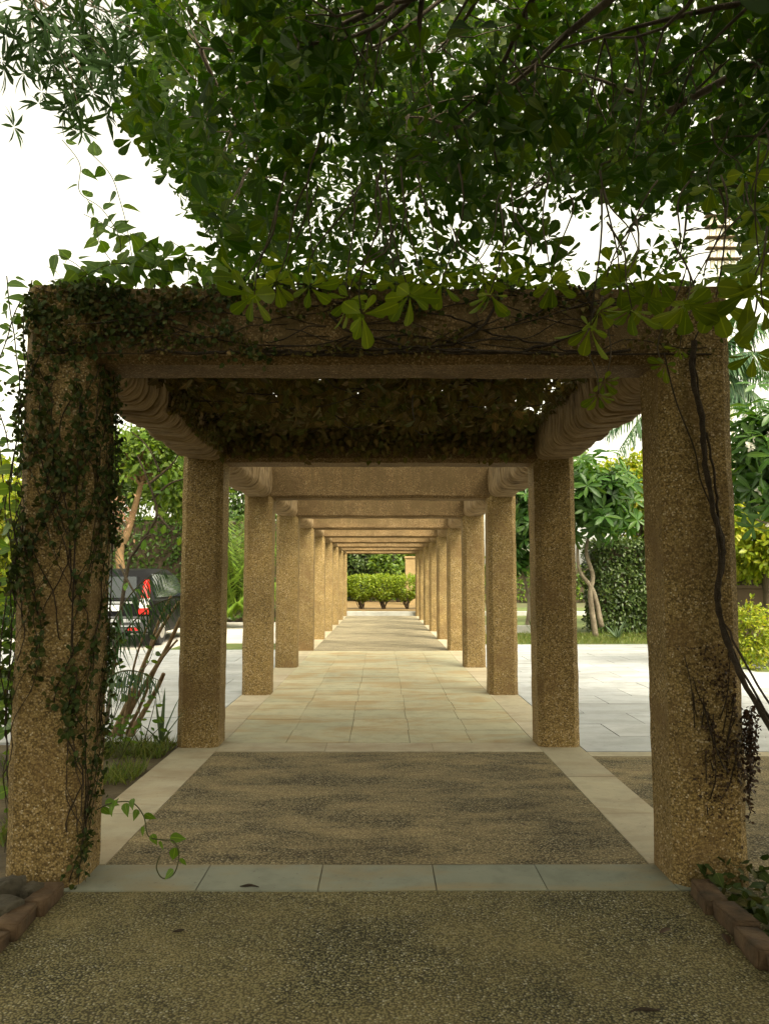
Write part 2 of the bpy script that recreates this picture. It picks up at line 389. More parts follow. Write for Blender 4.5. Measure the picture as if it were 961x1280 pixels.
plaza('plaza', W2+.005, 13, YF[1]-.15, 17.3, lambda x, y: not (y > 11.6-.05*(x-6) and x > 5.9+.12*abs(y-13.5)))
plaza('plaza', -15, -W2-.005, 6.95, 16.0, lambda x, y: True)
sheet('side_kerb_paving', W2+.006, 9, YF[1]-.15-.16, YF[1]-.153, -.004, 'border')
sheet('road', -40, -W2-.6, 17.6, 26.5, -.012, 'road'); sheet('road_apron', -40, -4.4, 15.98, 17.6, -.016, 'road')
sheet('lawn', W2+.01, 30, 17.32, 40, .0, 'lawn'); sheet('lawn', 5.7, 30, 10.6, 17.31, -.012, 'lawn'); sheet('lawn', -4.39, -W2-.01, 16.02, 17.6, -.004, 'lawn')
sheet('soil', -9, -W2-.012, -6, 6.93, -.02, 'soil'); sheet('soil', 1.63, 9, -6, 2.88, -.02, 'soil')
m = MB(); m.box(-9, 9, 31.06, 31.5, -.05, .16); struct(m.build('step', M['kerb'], bevel=.012))
sheet('orange_soil', -3.2, 3.2, 31.5, 48, .15, 'orange_soil')

# ================================================================== PERGOLA
pg = empty('pergola', (0, YF[0], 0), 'long brown pebbled concrete pergola of square portals over a paved walkway', 'pergola')
def col_mesh(seed, rough):
    m = MB(); h = CW/2; c = .05; prof = []
    def side(ax, ay, bx, by, n):
        for k in range(n): t = k/n; prof.append((ax+(bx-ax)*t, ay+(by-ay)*t))
    q = h-c
    side(-q, -h, q, -h, 7); side(q, -h, h, -q, 2); side(h, -q, h, q, 7); side(h, q, q, h, 2)
    side(q, h, -q, h, 7); side(-q, h, -h, q, 2); side(-h, q, -h, -q, 7); side(-h, -q, -q, -h, 2)
    rings = []; nz = 72
    for i in range(nz+1):
        z = -.02+(ZT+.02)*i/nz; ring = []
        for x, y in prof:
            nv = mnoise.noise_vector((x*9+seed*7, y*9, z*9))*rough+mnoise.noise_vector((x*3+seed*7, y*3, z*2.5))*rough*.9
            k = 1+(.03*max(0, .12-z)/.12 if False else 0)
            ring.append((x*k+nv.x, y*k+nv.y, z))
        rings.append(ring)
    m.rings(rings); me = bpy.data.meshes.new('column'); me.from_pydata(m.v, [], m.f); me.update(); me.set_sharp_from_angle(angle=R(24)); me.materials.append(M['column']); return me
cms = [col_mesh(k, .005) for k in range(4)]
for i, y in enumerate(YF):
    for s in (-1, 1):
        o = link('column', cms[(2*i+(s > 0)) % 4], None, pg, True)
        o.location = (s*(W2-CW/2+(.03 if i == 0 else .012 if (i == 1 and s < 0) else 0)), y+CW/2-YF[0], 0)
def beam_mesh(seed, ZB=ZB):
    m = MB(); d = CW/2-.012; c = .035; prof = []
    pts = [(-d, ZT-.012), (-d, ZB+c), (-d+c, ZB), (d-c, ZB), (d, ZB+c), (d, ZT-.012)]
    for (a, b_), n in zip(zip(pts, pts[1:]+pts[:1]), (8, 2, 6, 2, 8, 6)):
        for k in range(n): t = k/n; prof.append((a[0]+(b_[0]-a[0])*t, a[1]+(b_[1]-a[1])*t))
    rings = []; nx = 70
    for i in range(nx+1):
        x = -IN-.03+2*(IN+.03)*i/nx; ring = []
        for y, z in prof:
            nv = mnoise.noise_vector((x*8+seed*5, y*8, z*8))*.005+mnoise.noise_vector((x*2+seed*5, y*2, z*2))*.008
            ring.append((x, y+nv.y, z+nv.z*(1 if z < ZT-.05 else .3)))
        rings.append(ring)
    m.rings(rings); me = bpy.data.meshes.new('cross_beam'); me.from_pydata(m.v, [], m.f); me.update(); me.set_sharp_from_angle(angle=R(24)); me.materials.append(M['beam']); return me
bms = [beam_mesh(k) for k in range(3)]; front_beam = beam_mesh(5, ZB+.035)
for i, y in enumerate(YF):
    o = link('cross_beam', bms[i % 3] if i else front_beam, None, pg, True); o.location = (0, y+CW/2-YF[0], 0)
def rib_mesh(seed, side):
    r = random.Random(seed); m = MB(); h = .172; prof = []
    def arc(cx, cz, rad, a0, a1, n):
        for k in range(n+1):
            a = a0+(a1-a0)*k/n; prof.append((cx+rad*math.cos(a), cz+rad*math.sin(a)))
    # inner side at +x before mirroring
    prof.append((-h, ZT-.02)); arc(-h+.07, ZB+.09, .07, math.pi, 1.5*math.pi, 5)
    arc(h-.10, ZB+.01+.10, .10, 1.5*math.pi, 2*math.pi, 9); prof.append((h, ZB+.22)); prof.append((h, ZT-.14)); prof.append((h, ZT-.02))
    L = 3.0-CW; ys = []; y = -.02
    while y < L+.02:
        p = r.uniform(.03, .075); ys.append((y, p)); y += p
    rings = []
    for (y, p) in ys:
        a = r.uniform(-.006, .006)
        for yy, off in ((y+.001, a-.005), (y+.006, a), (y+p*.5, a+r.uniform(0, .004)), (y+p-.006, a), (y+p-.001, a-.004)):
            ring = []
            for j, (x, z) in enumerate(prof):
                wx = x/h; yq = yy; nv = mnoise.noise((x*4+seed, yy*3.3, z*4))*.03+mnoise.noise((x*20+seed, yy*22, z*20))*.006
                cz = ZB+.22
                dx, dz = x, min(z-cz, 0); n_ = math.hypot(dx, dz) or 1
                wy = (.075*mnoise.noise((x*4.5+seed, yy*1.6, z*4.5))+.02*mnoise.noise((x*14+seed, yy*4, z*14)))*min(1, 6*max(0, yy), 6*max(0, L-yy)); ring.append((side*(x+dx/n_*(off+nv)), yy+wy, z+dz/n_*(off+nv) if z < ZT-.03 else z))
            rings.append(ring)
    if side < 0: rings = [list(reversed(q)) for q in rings]
    m.rings(rings); me = bpy.data.meshes.new('side_beam'); me.from_pydata(m.v, [], m.f); me.update(); me.materials.append(M['rib']); return me
rbs = {s: [rib_mesh(k*2+1, s) for k in range(3)] for s in (-1, 1)}
for i in range(9):
    for s in (-1, 1):
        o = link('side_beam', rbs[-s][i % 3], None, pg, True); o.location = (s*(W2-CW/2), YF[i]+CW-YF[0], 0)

# ================================================================== CANOPY TREE
def mask(px, py):
    "how dense the crown hangs there; only used to shape its ragged edge"
    xl = np.interp(py, [-600, -150, 0, 60, 110, 150, 190, 230, 260, 300, 330, 356], [-250, 90, 170, 190, 168, 160, 200, 222, 238, 262, 275, 330])
    d = np.where(px > xl, 1.0, 0.0)
    low = np.interp(py, [150, 240, 300, 350, 362], [1, .8, .55, .5, 0]); d = d*low
    g = (px > 690) & (px < 890) & (py > 225)
    d = np.where(g, d*np.interp(py, [225, 255, 300], [1, .32, .14]), d)
    g = (px > 540) & (px < 690) & (py > 235); d = np.where(g, d*.5, d)
    d = np.where((px > 890) & (py > 225) & (py < 300), d*1.15, d)
    d = np.where((px > 872) & (px < 928) & (py > 262) & (py < 345), 0, d)
    return d
N0 = 90000
c0 = np.stack((rng.uniform(-5.5, 6, N0), rng.uniform(3.7, 11, N0), rng.uniform(2.95, 8.6, N0)), 1)
px, py, dd = proj(c0)
inf = (px > -60) & (px < 1020) & (py > -80)
acc = mask(px+rng.normal(size=N0)*7, py+rng.normal(size=N0)*6)
cl = np.array([mnoise.noise(Vector(p*1.15)) for p in c0])
keep = inf & (rng.uniform(size=N0) < acc*np.clip(.38+cl*1.9, .02, 1)*.56)
cin = c0[keep]
# rest of the crown overhead; unseen low part behind the viewpoint added for shade
N1 = 60000
c1 = np.stack((rng.uniform(-6, 9.5, N1), rng.uniform(-7, 9.5, N1), rng.uniform(.7, 7.6, N1)), 1)
px, py, dd = proj(c1); out = ~((px > -60) & (px < 1020) & (py > -80) & (c1[:, 1] > .5))
el = ((c1[:, 0]-1.6)/7.4)**2+((c1[:, 1]-.6)/8.2)**2+((c1[:, 2]-3.4)/4.2)**2
el = np.where((c1[:, 2] < 3.3) & ~((c1[:, 1] < -3.4) | ((c1[:, 2] > 1.5) & (np.abs(c1[:, 0]) > 3.2+.3*np.maximum(c1[:, 1], 0)))), 9, el)
pxl = mask(px, py)
okl = np.where(c1[:, 1] > 2.3, pxl > 0, True)
cout = c1[out & (el < 1) & okl & (rng.uniform(size=N1) < .34)]
tr = empty('spreading_tree', (4.7, 1.1, 0), 'big spreading tree whose rosettes of rounded leaves hang over the front portal', 'tree')
TB = Vector((4.7, 1.1, 0))
m = MB(); m.tube(smoothpath([(4.7, 1.1, -.1), (4.65, 1.15, 1.2), (4.45, 1.2, 2.4), (4.3, 1.3, 3.5)], 5), [.27-.006*i for i in range(16)], 12)
m.build('trunk', M['bark'], tr, True)
limbs = []; lm = MB()
tg = [P(560, 40, 6), P(330, 120, 7), P(700, 60, 5), P(820, 190, 6.5), P(480, 230, 7.5), P(640, 250, 8), P(880, 60, 4.5), P(250, 60, 6), P(420, 20, 4.5), P(930, 230, 5.0),
      (1, -3, 5.5), (5, -4.5, 5.5), (-2, 0, 5.8), (7.5, 2, 5.4), (6.5, 6, 6), (2.5, 3, 7), (-1.5, -3, 5.6), (4.5, -1, 7.2)]
for g in tg:
    st = Vector((4.3+random.uniform(-.1, .1), 1.3+random.uniform(-.1, .1), random.uniform(2.9, 3.5)))
    pts = curve(st, g, 12, .07, .05); L = len(pts); lm.tube(pts, [.06*(1-.86*i/(L-1)) for i in range(L)], 7); limbs += pts[3:]
    for k in range(5):
        i = random.randint(4, L-1); q = pts[i]
        e = q+Vector((random.uniform(-1.5, .8), random.uniform(-.9, 1.6), random.uniform(-.8, .55)))
        x_, y_, _ = proj(np.array(e))
        if mask(x_, y_) <= 0: continue
        sp = curve(q, e, 8, .08, -.03); lm.tube(sp, [.022*(1-.75*j/7) for j in range(8)], 5); limbs += sp[2:]
LP = np.array([tuple(p) for p in limbs])
allc = np.concatenate((cin, cout))
# thin twigs tie a share of the rosettes to the nearest branch
used = np.zeros(len(LP))
for p in cin[rng.uniform(size=len(cin)) < .3]:
    dist = np.linalg.norm(LP-p, axis=1)+used*.12; i = int(np.argmin(dist))
    if .1 < dist[i] < 1.0 and used[i] < 3:
        used[i] += 1
        lm.tube(curve(LP[i], p, 5, .1, -.04), [.008, .006, .005, .004, .003], 4)
# the lowest rosettes, hung in front of the beam
hang = [(318, 368, 3.05, .17), (345, 352, 3.2, .14), (452, 392, 2.9, .16), (436, 372, 3.1, .13), (512, 368, 3.1, .155), (494, 352, 3.3, .13), (552, 352, 3.2, .14), (612, 366, 3.1, .14), (604, 348, 3.3, .12),
        (738, 408, 3.0, .16), (790, 385, 3.0, .17), (775, 352, 3.2, .15), (820, 345, 3.1, .17), (858, 380, 2.9, .18), (895, 372, 2.9, .18), (938, 362, 2.8, .18), (880, 345, 3.0, .17), (690, 352, 3.3, .13), (386, 358, 3.2, .13),
        (944, 440, 3.0, .12), (950, 325, 3.1, .16), (955, 385, 2.7, .15), (748, 492, 3.3, .10), (832, 455, 3.4, .085), (660, 330, 3.4, .13), (945, 262, 3.4, .15), (890, 232, 3.8, .15), (930, 215, 3.6, .15), (955, 300, 3.2, .16)]
hc = []; hs = []
hang += [(x+random.uniform(-22, 22), y-random.uniform(12, 34), Y+random.uniform(.1, .4), s_*.85) for x, y, Y, s_ in hang if y > 340 and x < 880]
for x, y, Y, s_ in hang:
    p = P(x, y, Y); hc.append(p); hs.append(s_)
    q = p+(random.uniform(-.12, .25), random.uniform(-.1, .25), random.uniform(.3, .55)); lm.tube(curve(q, p, 9, .09, 0), [.005-.0003*k for k in range(9)], 5)
lm.build('branch', M['bark'], tr, True)
hc = np.array(hc); hs = np.array(hs)
axis_in = rdir(len(cin), -.55); axis_out = rdir(len(cout), -.3); axis_h = nrm(np.array([(rng.normal()*.35, -.35+rng.normal()*.3, -1) for _ in hc]))
A = [whorls(cin, axis_in, 6, rng.uniform(.10, .155, len(cin)), .25), whorls(cout, axis_out, 5, rng.uniform(.22, .32, len(cout)), .2)]
A = [np.concatenate([a[k] for a in A]) for k in range(4)]
A[2][:, 2] += .25
leaves('crown', T_OBO, *A, 'l_canopy', tr, 1.05)
A = whorls(hc, axis_h, 7, hs*.78, .62); A[2][:, 2] += .1; leaves('lit_foliage', T_OBO, *A, 'l_canopy_lit', tr, 1.05)
print('canopy clusters', len(cin), len(cout))

# narrow-leaved tree beyond, top left
t2 = empty('narrow_leaved_tree', (-6.2, 10.5, 0), 'tall tree with star-like tufts of narrow leaves at the top left, against white sky', 'tree')
m = MB(); m.tube(curve((-7.2, 11, -.1), (-5.6, 10.5, 10.8), 10, .03), [.22-.012*i for i in range(10)], 9); m.build('trunk', M['bark'], t2, True)
cc = []; bm_ = MB(); top = Vector((-5.6, 10.6, 10.6))
polyc = [(60, 8), (95, 25), (140, 15), (185, 25), (70, 70), (45, 85), (110, 60), (150, 70), (185, 80), (95, 100), (125, 128), (100, 140), (160, 110), (200, 60), (220, 20), (80, 120), (30, 75), (175, 130), (200, 100), (60, 45), (120, 40)]
for (x, y) in polyc:
    Y = random.uniform(8.6, 10.8); e = P(x, y, Y); bm_.tube(curve(top, e, 8, .06, .04), [.022-.0027*k for k in range(8)], 5)
    for k in range(6): cc.append(e+rng.normal(size=3)*(.22, .3, .2))
for k in range(160):
    p = np.array((-6.8+rng.normal()*1.4, 10.5+rng.normal()*1.6, 9.2+abs(rng.normal())*1.1)); x_, y_, _ = proj(p)
    if y_ < 20: cc.append(p)
cc = np.array(cc); bm_.build('branch', M['bark'], t2, True)
a = whorls(cc, rdir(len(cc), -.3), 9, rng.uniform(.22, .34, len(cc)), .15)
leaves('crown', T_LAN, *a, 'l_lance', t2)

# ================================================================== CREEPERS
def alt_leaves(pts, step, size, r=rng, droop=.5):
    "leaves alternating along a stem"
    pos = []; d = []; n = []; s = []
    acc_ = 0; sd = 1
    for a_, b_ in zip(pts[:-1], pts[1:]):
        acc_ += (b_-a_).length
        if acc_ > step:
            acc_ = 0; sd = -sd; tdir = (b_-a_).normalized(); sv = tdir.cross(Vector((r.normal()*.3, 1+r.normal()*.3, r.normal()*.3))).normalized()*sd
            dv = (sv*.8+tdir*.35+Vector((r.normal()*.25, r.normal()*.35, -droop))).normalized()
            pos.append(tuple(b_+sv*.012)); d.append(tuple(dv)); n.append((r.normal()*.5, -1+r.normal()*.35, .5+r.normal()*.3)); s.append(size*r.uniform(.65, 1.15))
    return pos, d, n, s
def cat_(L): return [sum((list(a[k]) for a in L), []) for k in range(4)]
# heart-leaved creeper along the top of the front beam
ct = empty('heart_leaved_creeper', (-1.3, 3.9, 2.9), 'bright green heart-leaved creeper sprouting from the top of the front beam at left', 'creeper')
stm = MB(); Ls = []
shoots = [[(150, 352, 3.9), (150, 300, 3.9), (128, 262, 3.95), (100, 240, 4.0), (100, 205, 4.0), (78, 175, 4.0)],
          [(170, 352, 3.95), (160, 290, 4.0), (150, 250, 4.0), (138, 218, 4.0), (112, 190, 4.0)], [(210, 352, 4.0), (180, 310, 4.0), (140, 285, 4.05), (105, 268, 4.05)],
          [(120, 354, 3.85), (95, 330, 3.85), (70, 318, 3.85)], [(235, 352, 4), (235, 320, 4), (212, 300, 4)], [(180, 354, 3.9), (200, 325, 3.9), (240, 325, 3.95), (268, 345, 3.95)],
          [(95, 352, 3.8), (140, 330, 3.8), (180, 335, 3.85), (215, 340, 3.9)], [(160, 352, 3.9), (128, 310, 3.9), (120, 280, 3.95)], [(140, 354, 3.85), (170, 318, 3.9), (190, 300, 3.95)],
          [(250, 352, 3.9), (262, 335, 3.9), (282, 350, 3.9)], [(60, 352, 3.8), (100, 345, 3.8), (130, 352, 3.82)]]
for k, s_ in enumerate(shoots):
    p = smoothpath([P(*q) for q in s_], 8); stm.tube(p, .0022, 4); Ls.append(alt_leaves(p, .055 if k > 1 else .075, .088))
    if k > 1: Ls.append(alt_leaves([q+Vector((.03, .05, .02)) for q in p], .05, .08))
pp = []
for k in range(420):                                              # the rest runs back along the beam top
    x = rng.uniform(-1.75, 1.7); pp.append((x, rng.uniform(3.75, 4.15), ZT+abs(rng.normal())*(.05 if x < -.6 else .035)+.01))
pp = np.array(pp); Ls.append((pp.tolist(), rdir(len(pp), -.2).tolist(), rdir(len(pp), 1).tolist(), rng.uniform(.05, .085, len(pp)).tolist()))
stm.build('stem', M['twig'], ct, True); leaves('foliage', T_HEART, *map(np.array, cat_(Ls)), 'l_heart', ct, 1.2)

# creeper hanging free on the outer left of the first column
cl_ = empty('leafy_vine', (-1.85, 3.9, 0), 'leafy vine dangling beside the outer left edge of the first left column', 'vine')
stm = MB(); Ls = []
for s_ in ([(20, 1060, 3.9), (8, 900, 3.95), (18, 760, 3.9), (10, 620, 3.95), (22, 520, 3.9), (18, 430, 3.9), (8, 345, 3.9)], [(10, 560, 3.8), (-6, 480, 3.85), (12, 410, 3.9), (30, 370, 3.9)],
           [(24, 700, 3.9), (14, 600, 3.9), (28, 480, 3.9), (30, 400, 3.9), (40, 350, 3.9)], [(-10, 700, 4.1), (5, 600, 4.1), (-8, 500, 4.1), (2, 380, 4.1)], [(12, 930, 3.85), (2, 820, 3.85), (16, 700, 3.85)]):
    p = smoothpath([P(*q) for q in s_], 10); p = [q+Vector((.02*mnoise.noise(q*5), .02*mnoise.noise(q*5+Vector((9, 0, 0))), 0)) for q in p]; stm.tube(p, .0035, 5); Ls.append(alt_leaves(p, .085, .085)); Ls.append(alt_leaves([q+Vector((rng.normal()*.02, .05, .03)) for q in p], .05, .045))
stm.build('stem', M['vine'], cl_, True); leaves('foliage', T_HEART, *map(np.array, cat_(Ls)), 'l_heart', cl_)

# ivy clinging to the left column: u runs round the perimeter
CX = -(W2-CW/2); OX = .03
def wrap(u, z, off):
    "u<0 outer side, 0..CW front, >CW inner side"
    if u < 0: return (-W2-OX-off, YF[0]-u, z), (-1, 0, 0)
    if u <= CW: return (-W2-OX+u, YF[0]-off, z), (0, -1, 0)
    return (-IN-OX+off, YF[0]+(u-CW), z), (1, 0, 0)
iv = empty('clinging_ivy', (CX, YF[0], 0), 'dark small-leaved ivy clinging to the first left column and front beam', 'ivy')
stm = MB(); pos = []; d = []; nn = []; sz = []
def ivyleaf(p, n, s, spread=.02):
    n = np.array(n, float); p = np.array(p)+n*rng.uniform(.003, .018)+rng.normal(size=3)*spread
    pos.append(p); nn.append(n+rng.normal(size=3)*.45); v = rng.normal(size=3)*.8+np.array((0, 0, -.75)); d.append(v); sz.append(s*rng.uniform(.6, 1.25))
for k in range(42):
    inner = k % 4 == 0
    u = rng.uniform(CW-.05, CW+.12) if inner else rng.choice([rng.uniform(-.2, .02), rng.uniform(0, CW), rng.uniform(0, CW)]); z = rng.uniform(0, .3) if inner or u < 0 else rng.uniform(.8, 2.1); du = rng.normal()*.2; rs = rng.uniform(.0015, .0035)
    pts = []; zend = rng.uniform(1.6, 2.88)
    while z < zend:
        p, n = wrap(u, z, .008); pts.append(p); du = du*.97+rng.normal()*.22; du = np.clip(du, -.6, .6); u = float(np.clip(u+du*.035, CW-.06 if inner else -.25, CW+.32)); z += .035
        dens = -.10+mnoise.noise(Vector((u*5, z*2.3, 4.2)))*1.3+(.55 if z > 2.1 else 0)+(.5 if u > CW-.03 else -.1 if u < .0 else -.02)+.25*(z-1.2)
        if dens > -.1:
            for _ in range(rng.randint(2, 6)):
                ivyleaf(p, n, .030)
    if len(pts) > 3: stm.tube(pts, rs, 4)
# along the beam
for k in range(30):
    x = rng.uniform(-1.7, 1.2); z = rng.choice([rng.uniform(2.55, 2.64), rng.uniform(2.6, 2.88)]); sl = rng.choice([-1, 1]); pts = []; dz = rng.normal()*.2
    for i in range(rng.randint(10, 45)):
        pts.append((x, YF[0]-.006, z)); x += sl*.03; dz = np.clip(dz+rng.normal()*.25, -.8, .8); z = float(np.clip(z+dz*.025, 2.545, 2.9))
        if not -1.72 < x < 1.68: break
        if mnoise.noise(Vector((x*2.2, z*4, 9)))+(.35 if x < -.7 else -.12)+(z-2.7)*.9 > 0:
            for _ in range(rng.randint(1, 5)): ivyleaf(pts[-1], (0, -1, 0), .028, .025)
    if len(pts) > 3: stm.tube(pts, rng.uniform(.002, .0055), 4)
for k in range(1500):                                             # thicker tufts over the top left shoulder
    x = -1.74+abs(rng.normal())*.55; z = 2.9-abs(rng.normal())*.13
    if mnoise.noise(Vector((x*4, z*6, 3))) < -.1: continue
    if rng.uniform() < .2: x = rng.uniform(-1.7, 1.6); z = 2.9-abs(rng.normal())*.04
    if x < 1.6: ivyleaf((x, YF[0]-.01, z), (0, -1, .2), .030, .012)
for pth in ([(-1.15, 2.56), (-.4, 2.54), (.1, 2.55), (.45, 2.63), (.62, 2.85)], [(-.6, 2.55), (.2, 2.57), (.9, 2.545), (1.25, 2.56)], [(-.3, 2.9), (-.2, 2.7), (.15, 2.58), (.5, 2.55)], [(1.0, 2.9), (1.05, 2.7), (.7, 2.55)]):
    stm.tube([q+Vector((0, rng.normal()*.004, rng.normal()*.006)) for q in smoothpath([(x, YF[0]-.008, z) for x, z in pth], 8)], .008, 5)
for k in range(7):                                                # stems hanging down the streaked face
    x = rng.uniform(-1, 1.3); stm.tube([(x+rng.normal()*.008, YF[0]-.004, 2.9-.03*i) for i in range(rng.randint(6, 13))], .003, 4)
dp = []; dr_ = []
for k in range(3000):
    x = rng.uniform(-1.72, 1.5); z = rng.uniform(2.53, 2.9)
    if mnoise.noise(Vector((x*2.6, z*7, 21)))*1.2+abs(z-2.70)*2.2-.22-.10*x > .12: dp.append((x, YF[0]-.004-rng.uniform(0, .02), z)); dr_.append(rng.uniform(.014, .032))
n_ = len(dp); leaves('dry_foliage', T_IVY, dp, rng.normal(size=(n_, 3))+(0, 0, -.6), rng.normal(size=(n_, 3))*.5+(0, -1, 0), dr_, 'l_mat', iv)
for k in range(16):
    x = rng.uniform(-1.6, .6); z = rng.uniform(2.55, 2.88); stm.tube(curve((x, YF[0]-.008, z), (x+rng.uniform(.4, 1.0), YF[0]-.008, float(np.clip(z+rng.normal()*.12, 2.55, 2.9))), 12, .05), rng.uniform(.002, .005), 4)
stm.build('stem', M['vine'], iv, True); leaves('foliage', T_IVY, pos, d, nn, sz, 'l_ivy', iv)

# matted creeper roofing the first bay and draped over the second beam
mt = empty('matted_creeper', (0, 5.3, 2.8), 'dark matted creeper roofing the first bay and draped over the second beam', 'creeper')
pos = []; d = []; nn = []; sz = []; stm = MB()
for k in range(14000):
    x = rng.uniform(-1.42, 1.36); y = rng.uniform(4.0, 6.85) if k % 3 else rng.uniform(3.98, 5.0); z = 2.80+.10*mnoise.noise(Vector((x*2, y*2, 1)))+rng.normal()*.05
    if x > 1.12+.25*mnoise.noise(Vector((y*3, 0, 5))) and rng.uniform() < .75: continue
    pos.append((x, y, z)); nn.append(rng.normal(size=3)*.5+np.array((0, -.4, -1))); d.append(rng.normal(size=3)+np.array((0, -.2, -.5))); sz.append(rng.uniform(.055, .10))
for k in range(4200):
    x = rng.uniform(-1.42, 1.35); lo = 2.60+.07*mnoise.noise(Vector((x*4, 2, 7))); z = lo+(2.92-lo)*rng.uniform(0, 1)**.75
    if rng.uniform() < .06: z = lo-abs(rng.normal())*.05
    pos.append((x, 6.70-abs(rng.normal())*.06, z)); nn.append(rng.normal(size=3)*.5+np.array((0, -1, 0))); d.append(rng.normal(size=3)*.7+np.array((0, -.1, -1))); sz.append(rng.uniform(.04, .07))
for k in range(5200):
    y = 4.05+2.7*rng.uniform(0, 1)**.7; z = rng.uniform(2.55, 2.9)-.05*rng.uniform(); s_ = -1 if rng.uniform() < .7 else 1
    if s_ > 0 and z < 2.74-.1*(y < 4.7): continue
    if mnoise.noise(Vector((y*1.8, z*3, 11)))+(z-2.7)*(1.2 if s_ > 0 else .4)+(y-5.6)*(.18 if s_ > 0 else .05) < -.10: continue
    pos.append((s_*(1.36-abs(rng.normal())*.02), y, z)); nn.append(rng.normal(size=3)*.4+np.array((-s_, 0, -.2))); d.append(rng.normal(size=3)*.6+np.array((0, 0, -1))); sz.append(rng.uniform(.025, .045))
for k in range(60):
    x = rng.uniform(-1.4, 1.2); y = rng.uniform(4, 6.7); z = 2.74+rng.normal()*.05; stm.tube(curve((x, y, z), (x+rng.normal()*.6, min(6.7, max(4, y+rng.normal()*.6)), 2.74+rng.normal()*.06), 7, .1), .005, 4)
for k in range(26):
    x = rng.uniform(-1.35, 1.3); stm.tube([(x+rng.normal()*.006, 6.70+rng.normal()*.004, 2.8-.03*i) for i in range(rng.randint(5, 11))], .003, 4)
leaves('foliage', T_IVY, pos, d, nn, sz, 'l_mat', mt); stm.build('stem', M['vine'], mt, True)

# woody vine on the right column, leaning out to the right
wv = empty('woody_vine', (1.6, YF[0], 0), 'thick dark woody vine running down the first right column and leaning out right', 'vine')
for pts, r0 in (([(868, 425, 3.66), (866, 470, 3.66), (878, 520, 3.66), (882, 580, 3.66), (893, 640, 3.66), (903, 690, 3.65), (897, 740, 3.65), (905, 790, 3.62), (925, 840, 3.56), (960, 905, 3.5), (1000, 975, 3.4)], .0125),
                ([(884, 540, 3.67), (893, 590, 3.67), (897, 640, 3.67), (906, 700, 3.66), (899, 745, 3.66), (912, 800, 3.63), (940, 860, 3.6), (985, 940, 3.5)], .006),
                ([(868, 440, 3.67), (874, 510, 3.67), (880, 560, 3.65), (888, 600, 3.65), (896, 660, 3.65), (900, 720, 3.64), (903, 770, 3.62), (935, 832, 3.55), (975, 900, 3.5)], .005)):
    m = MB(); p = smoothpath([P(*q) for q in pts], 6); m.tube([q+Vector((rng.normal()*.003, rng.normal()*.002, 0)) for q in p], [r0*rng.uniform(.85, 1.2) for _ in p], 7); m.build('stem', M['vine'], wv, True)
for pts in ([(893, 640, 3.69), (876, 600, 3.69), (868, 560, 3.69), (845, 500, 3.69), (830, 440, 3.69)], [(905, 960, 3.69), (890, 920, 3.69), (880, 880, 3.69)], [(868, 425, 3.68), (880, 395, 3.68), (878, 365, 3.68)]):
    m = MB(); m.tube(smoothpath([P(*q) for q in pts], 6), .004, 5); m.build('tendril', M['vine'], wv, True)
# dead hanging vine on the same column
dv = empty('dead_hanging_vine', (1.72, 3.8, 0), 'dead brown vine curtain hanging by the outer edge of the first right column', 'vine')
stm = MB(); pos = []; d = []; nn = []; sz = []
for k in range(9):
    x0 = rng.uniform(927, 948); y0 = rng.uniform(880, 900); n_ = rng.randint(10, 26); pts = [Vector(P(x0+rng.normal()*1.5, y0+i*6, 3.72+rng.normal()*.01)) for i in range(n_)]
    stm.tube(pts, .002, 4)
    for q in pts:
        for _ in range(4): pos.append(tuple(q+Vector(rng.normal(size=3)*.012))); d.append(rng.normal(size=3)+np.array((0, 0, -.8))); nn.append(rng.normal(size=3)+np.array((0, -.8, 0))); sz.append(rng.uniform(.012, .024))
for k in range(900):                                              # dry tangle on the column face itself
    z = rng.normal()*.22+.72; x = 1.62+rng.normal()*.06+.05*mnoise.noise(Vector((z*6, 0, 0)))
    if x > 1.7: x = 1.7
    if .15 < z < 1.15 and mnoise.noise(Vector((x*9, z*6, 2))) > -.15: pos.append((x, YF[0]-.006-rng.uniform(0, .018), z)); d.append(rng.normal(size=3)+np.array((0, 0, -.6))); nn.append(rng.normal(size=3)*.5+np.array((0, -1, 0))); sz.append(rng.uniform(.008, .018))
for k in range(12):
    z = rng.uniform(.25, .8); x = rng.uniform(1.5, 1.68); stm.tube(curve((x, YF[0]-.006, z), (min(1.7, x+rng.normal()*.08), YF[0]-.006, z+rng.uniform(.1, .4)), 6, .05), .003, 4)
stm.build('stem', M['vine'], dv, True); leaves('foliage', T_IVY, pos, d, nn, sz, 'l_brown', dv)
# sprig curling off the foot of the left column
sp = empty('curling_sprig', P(130, 1000, 3.9), 'thin green sprig with heart-shaped leaves curling off the foot of the left column', 'sprig')
p = smoothpath([P(*q) for q in ((122, 1012, 3.78), (140, 1004, 3.6), (165, 1003, 3.5), (180, 1020, 3.45), (186, 1045, 3.42), (205, 1050, 3.42), (218, 1052, 3.4), (224, 1070, 3.4), (218, 1092, 3.4), (204, 1098, 3.42), (196, 1085, 3.44), (200, 1070, 3.45))], 6)
m = MB(); m.tube(p, .0028, 5); m.build('stem', M['twig'], sp, True)
a = alt_leaves(p[:50], .045, .055, rng, 1.0); [leaves('leaf', T_HEART, [a[0][k]], [a[1][k]], [a[2][k]], a[3][k], 'l_heart', sp) for k in range(len(a[0]))]

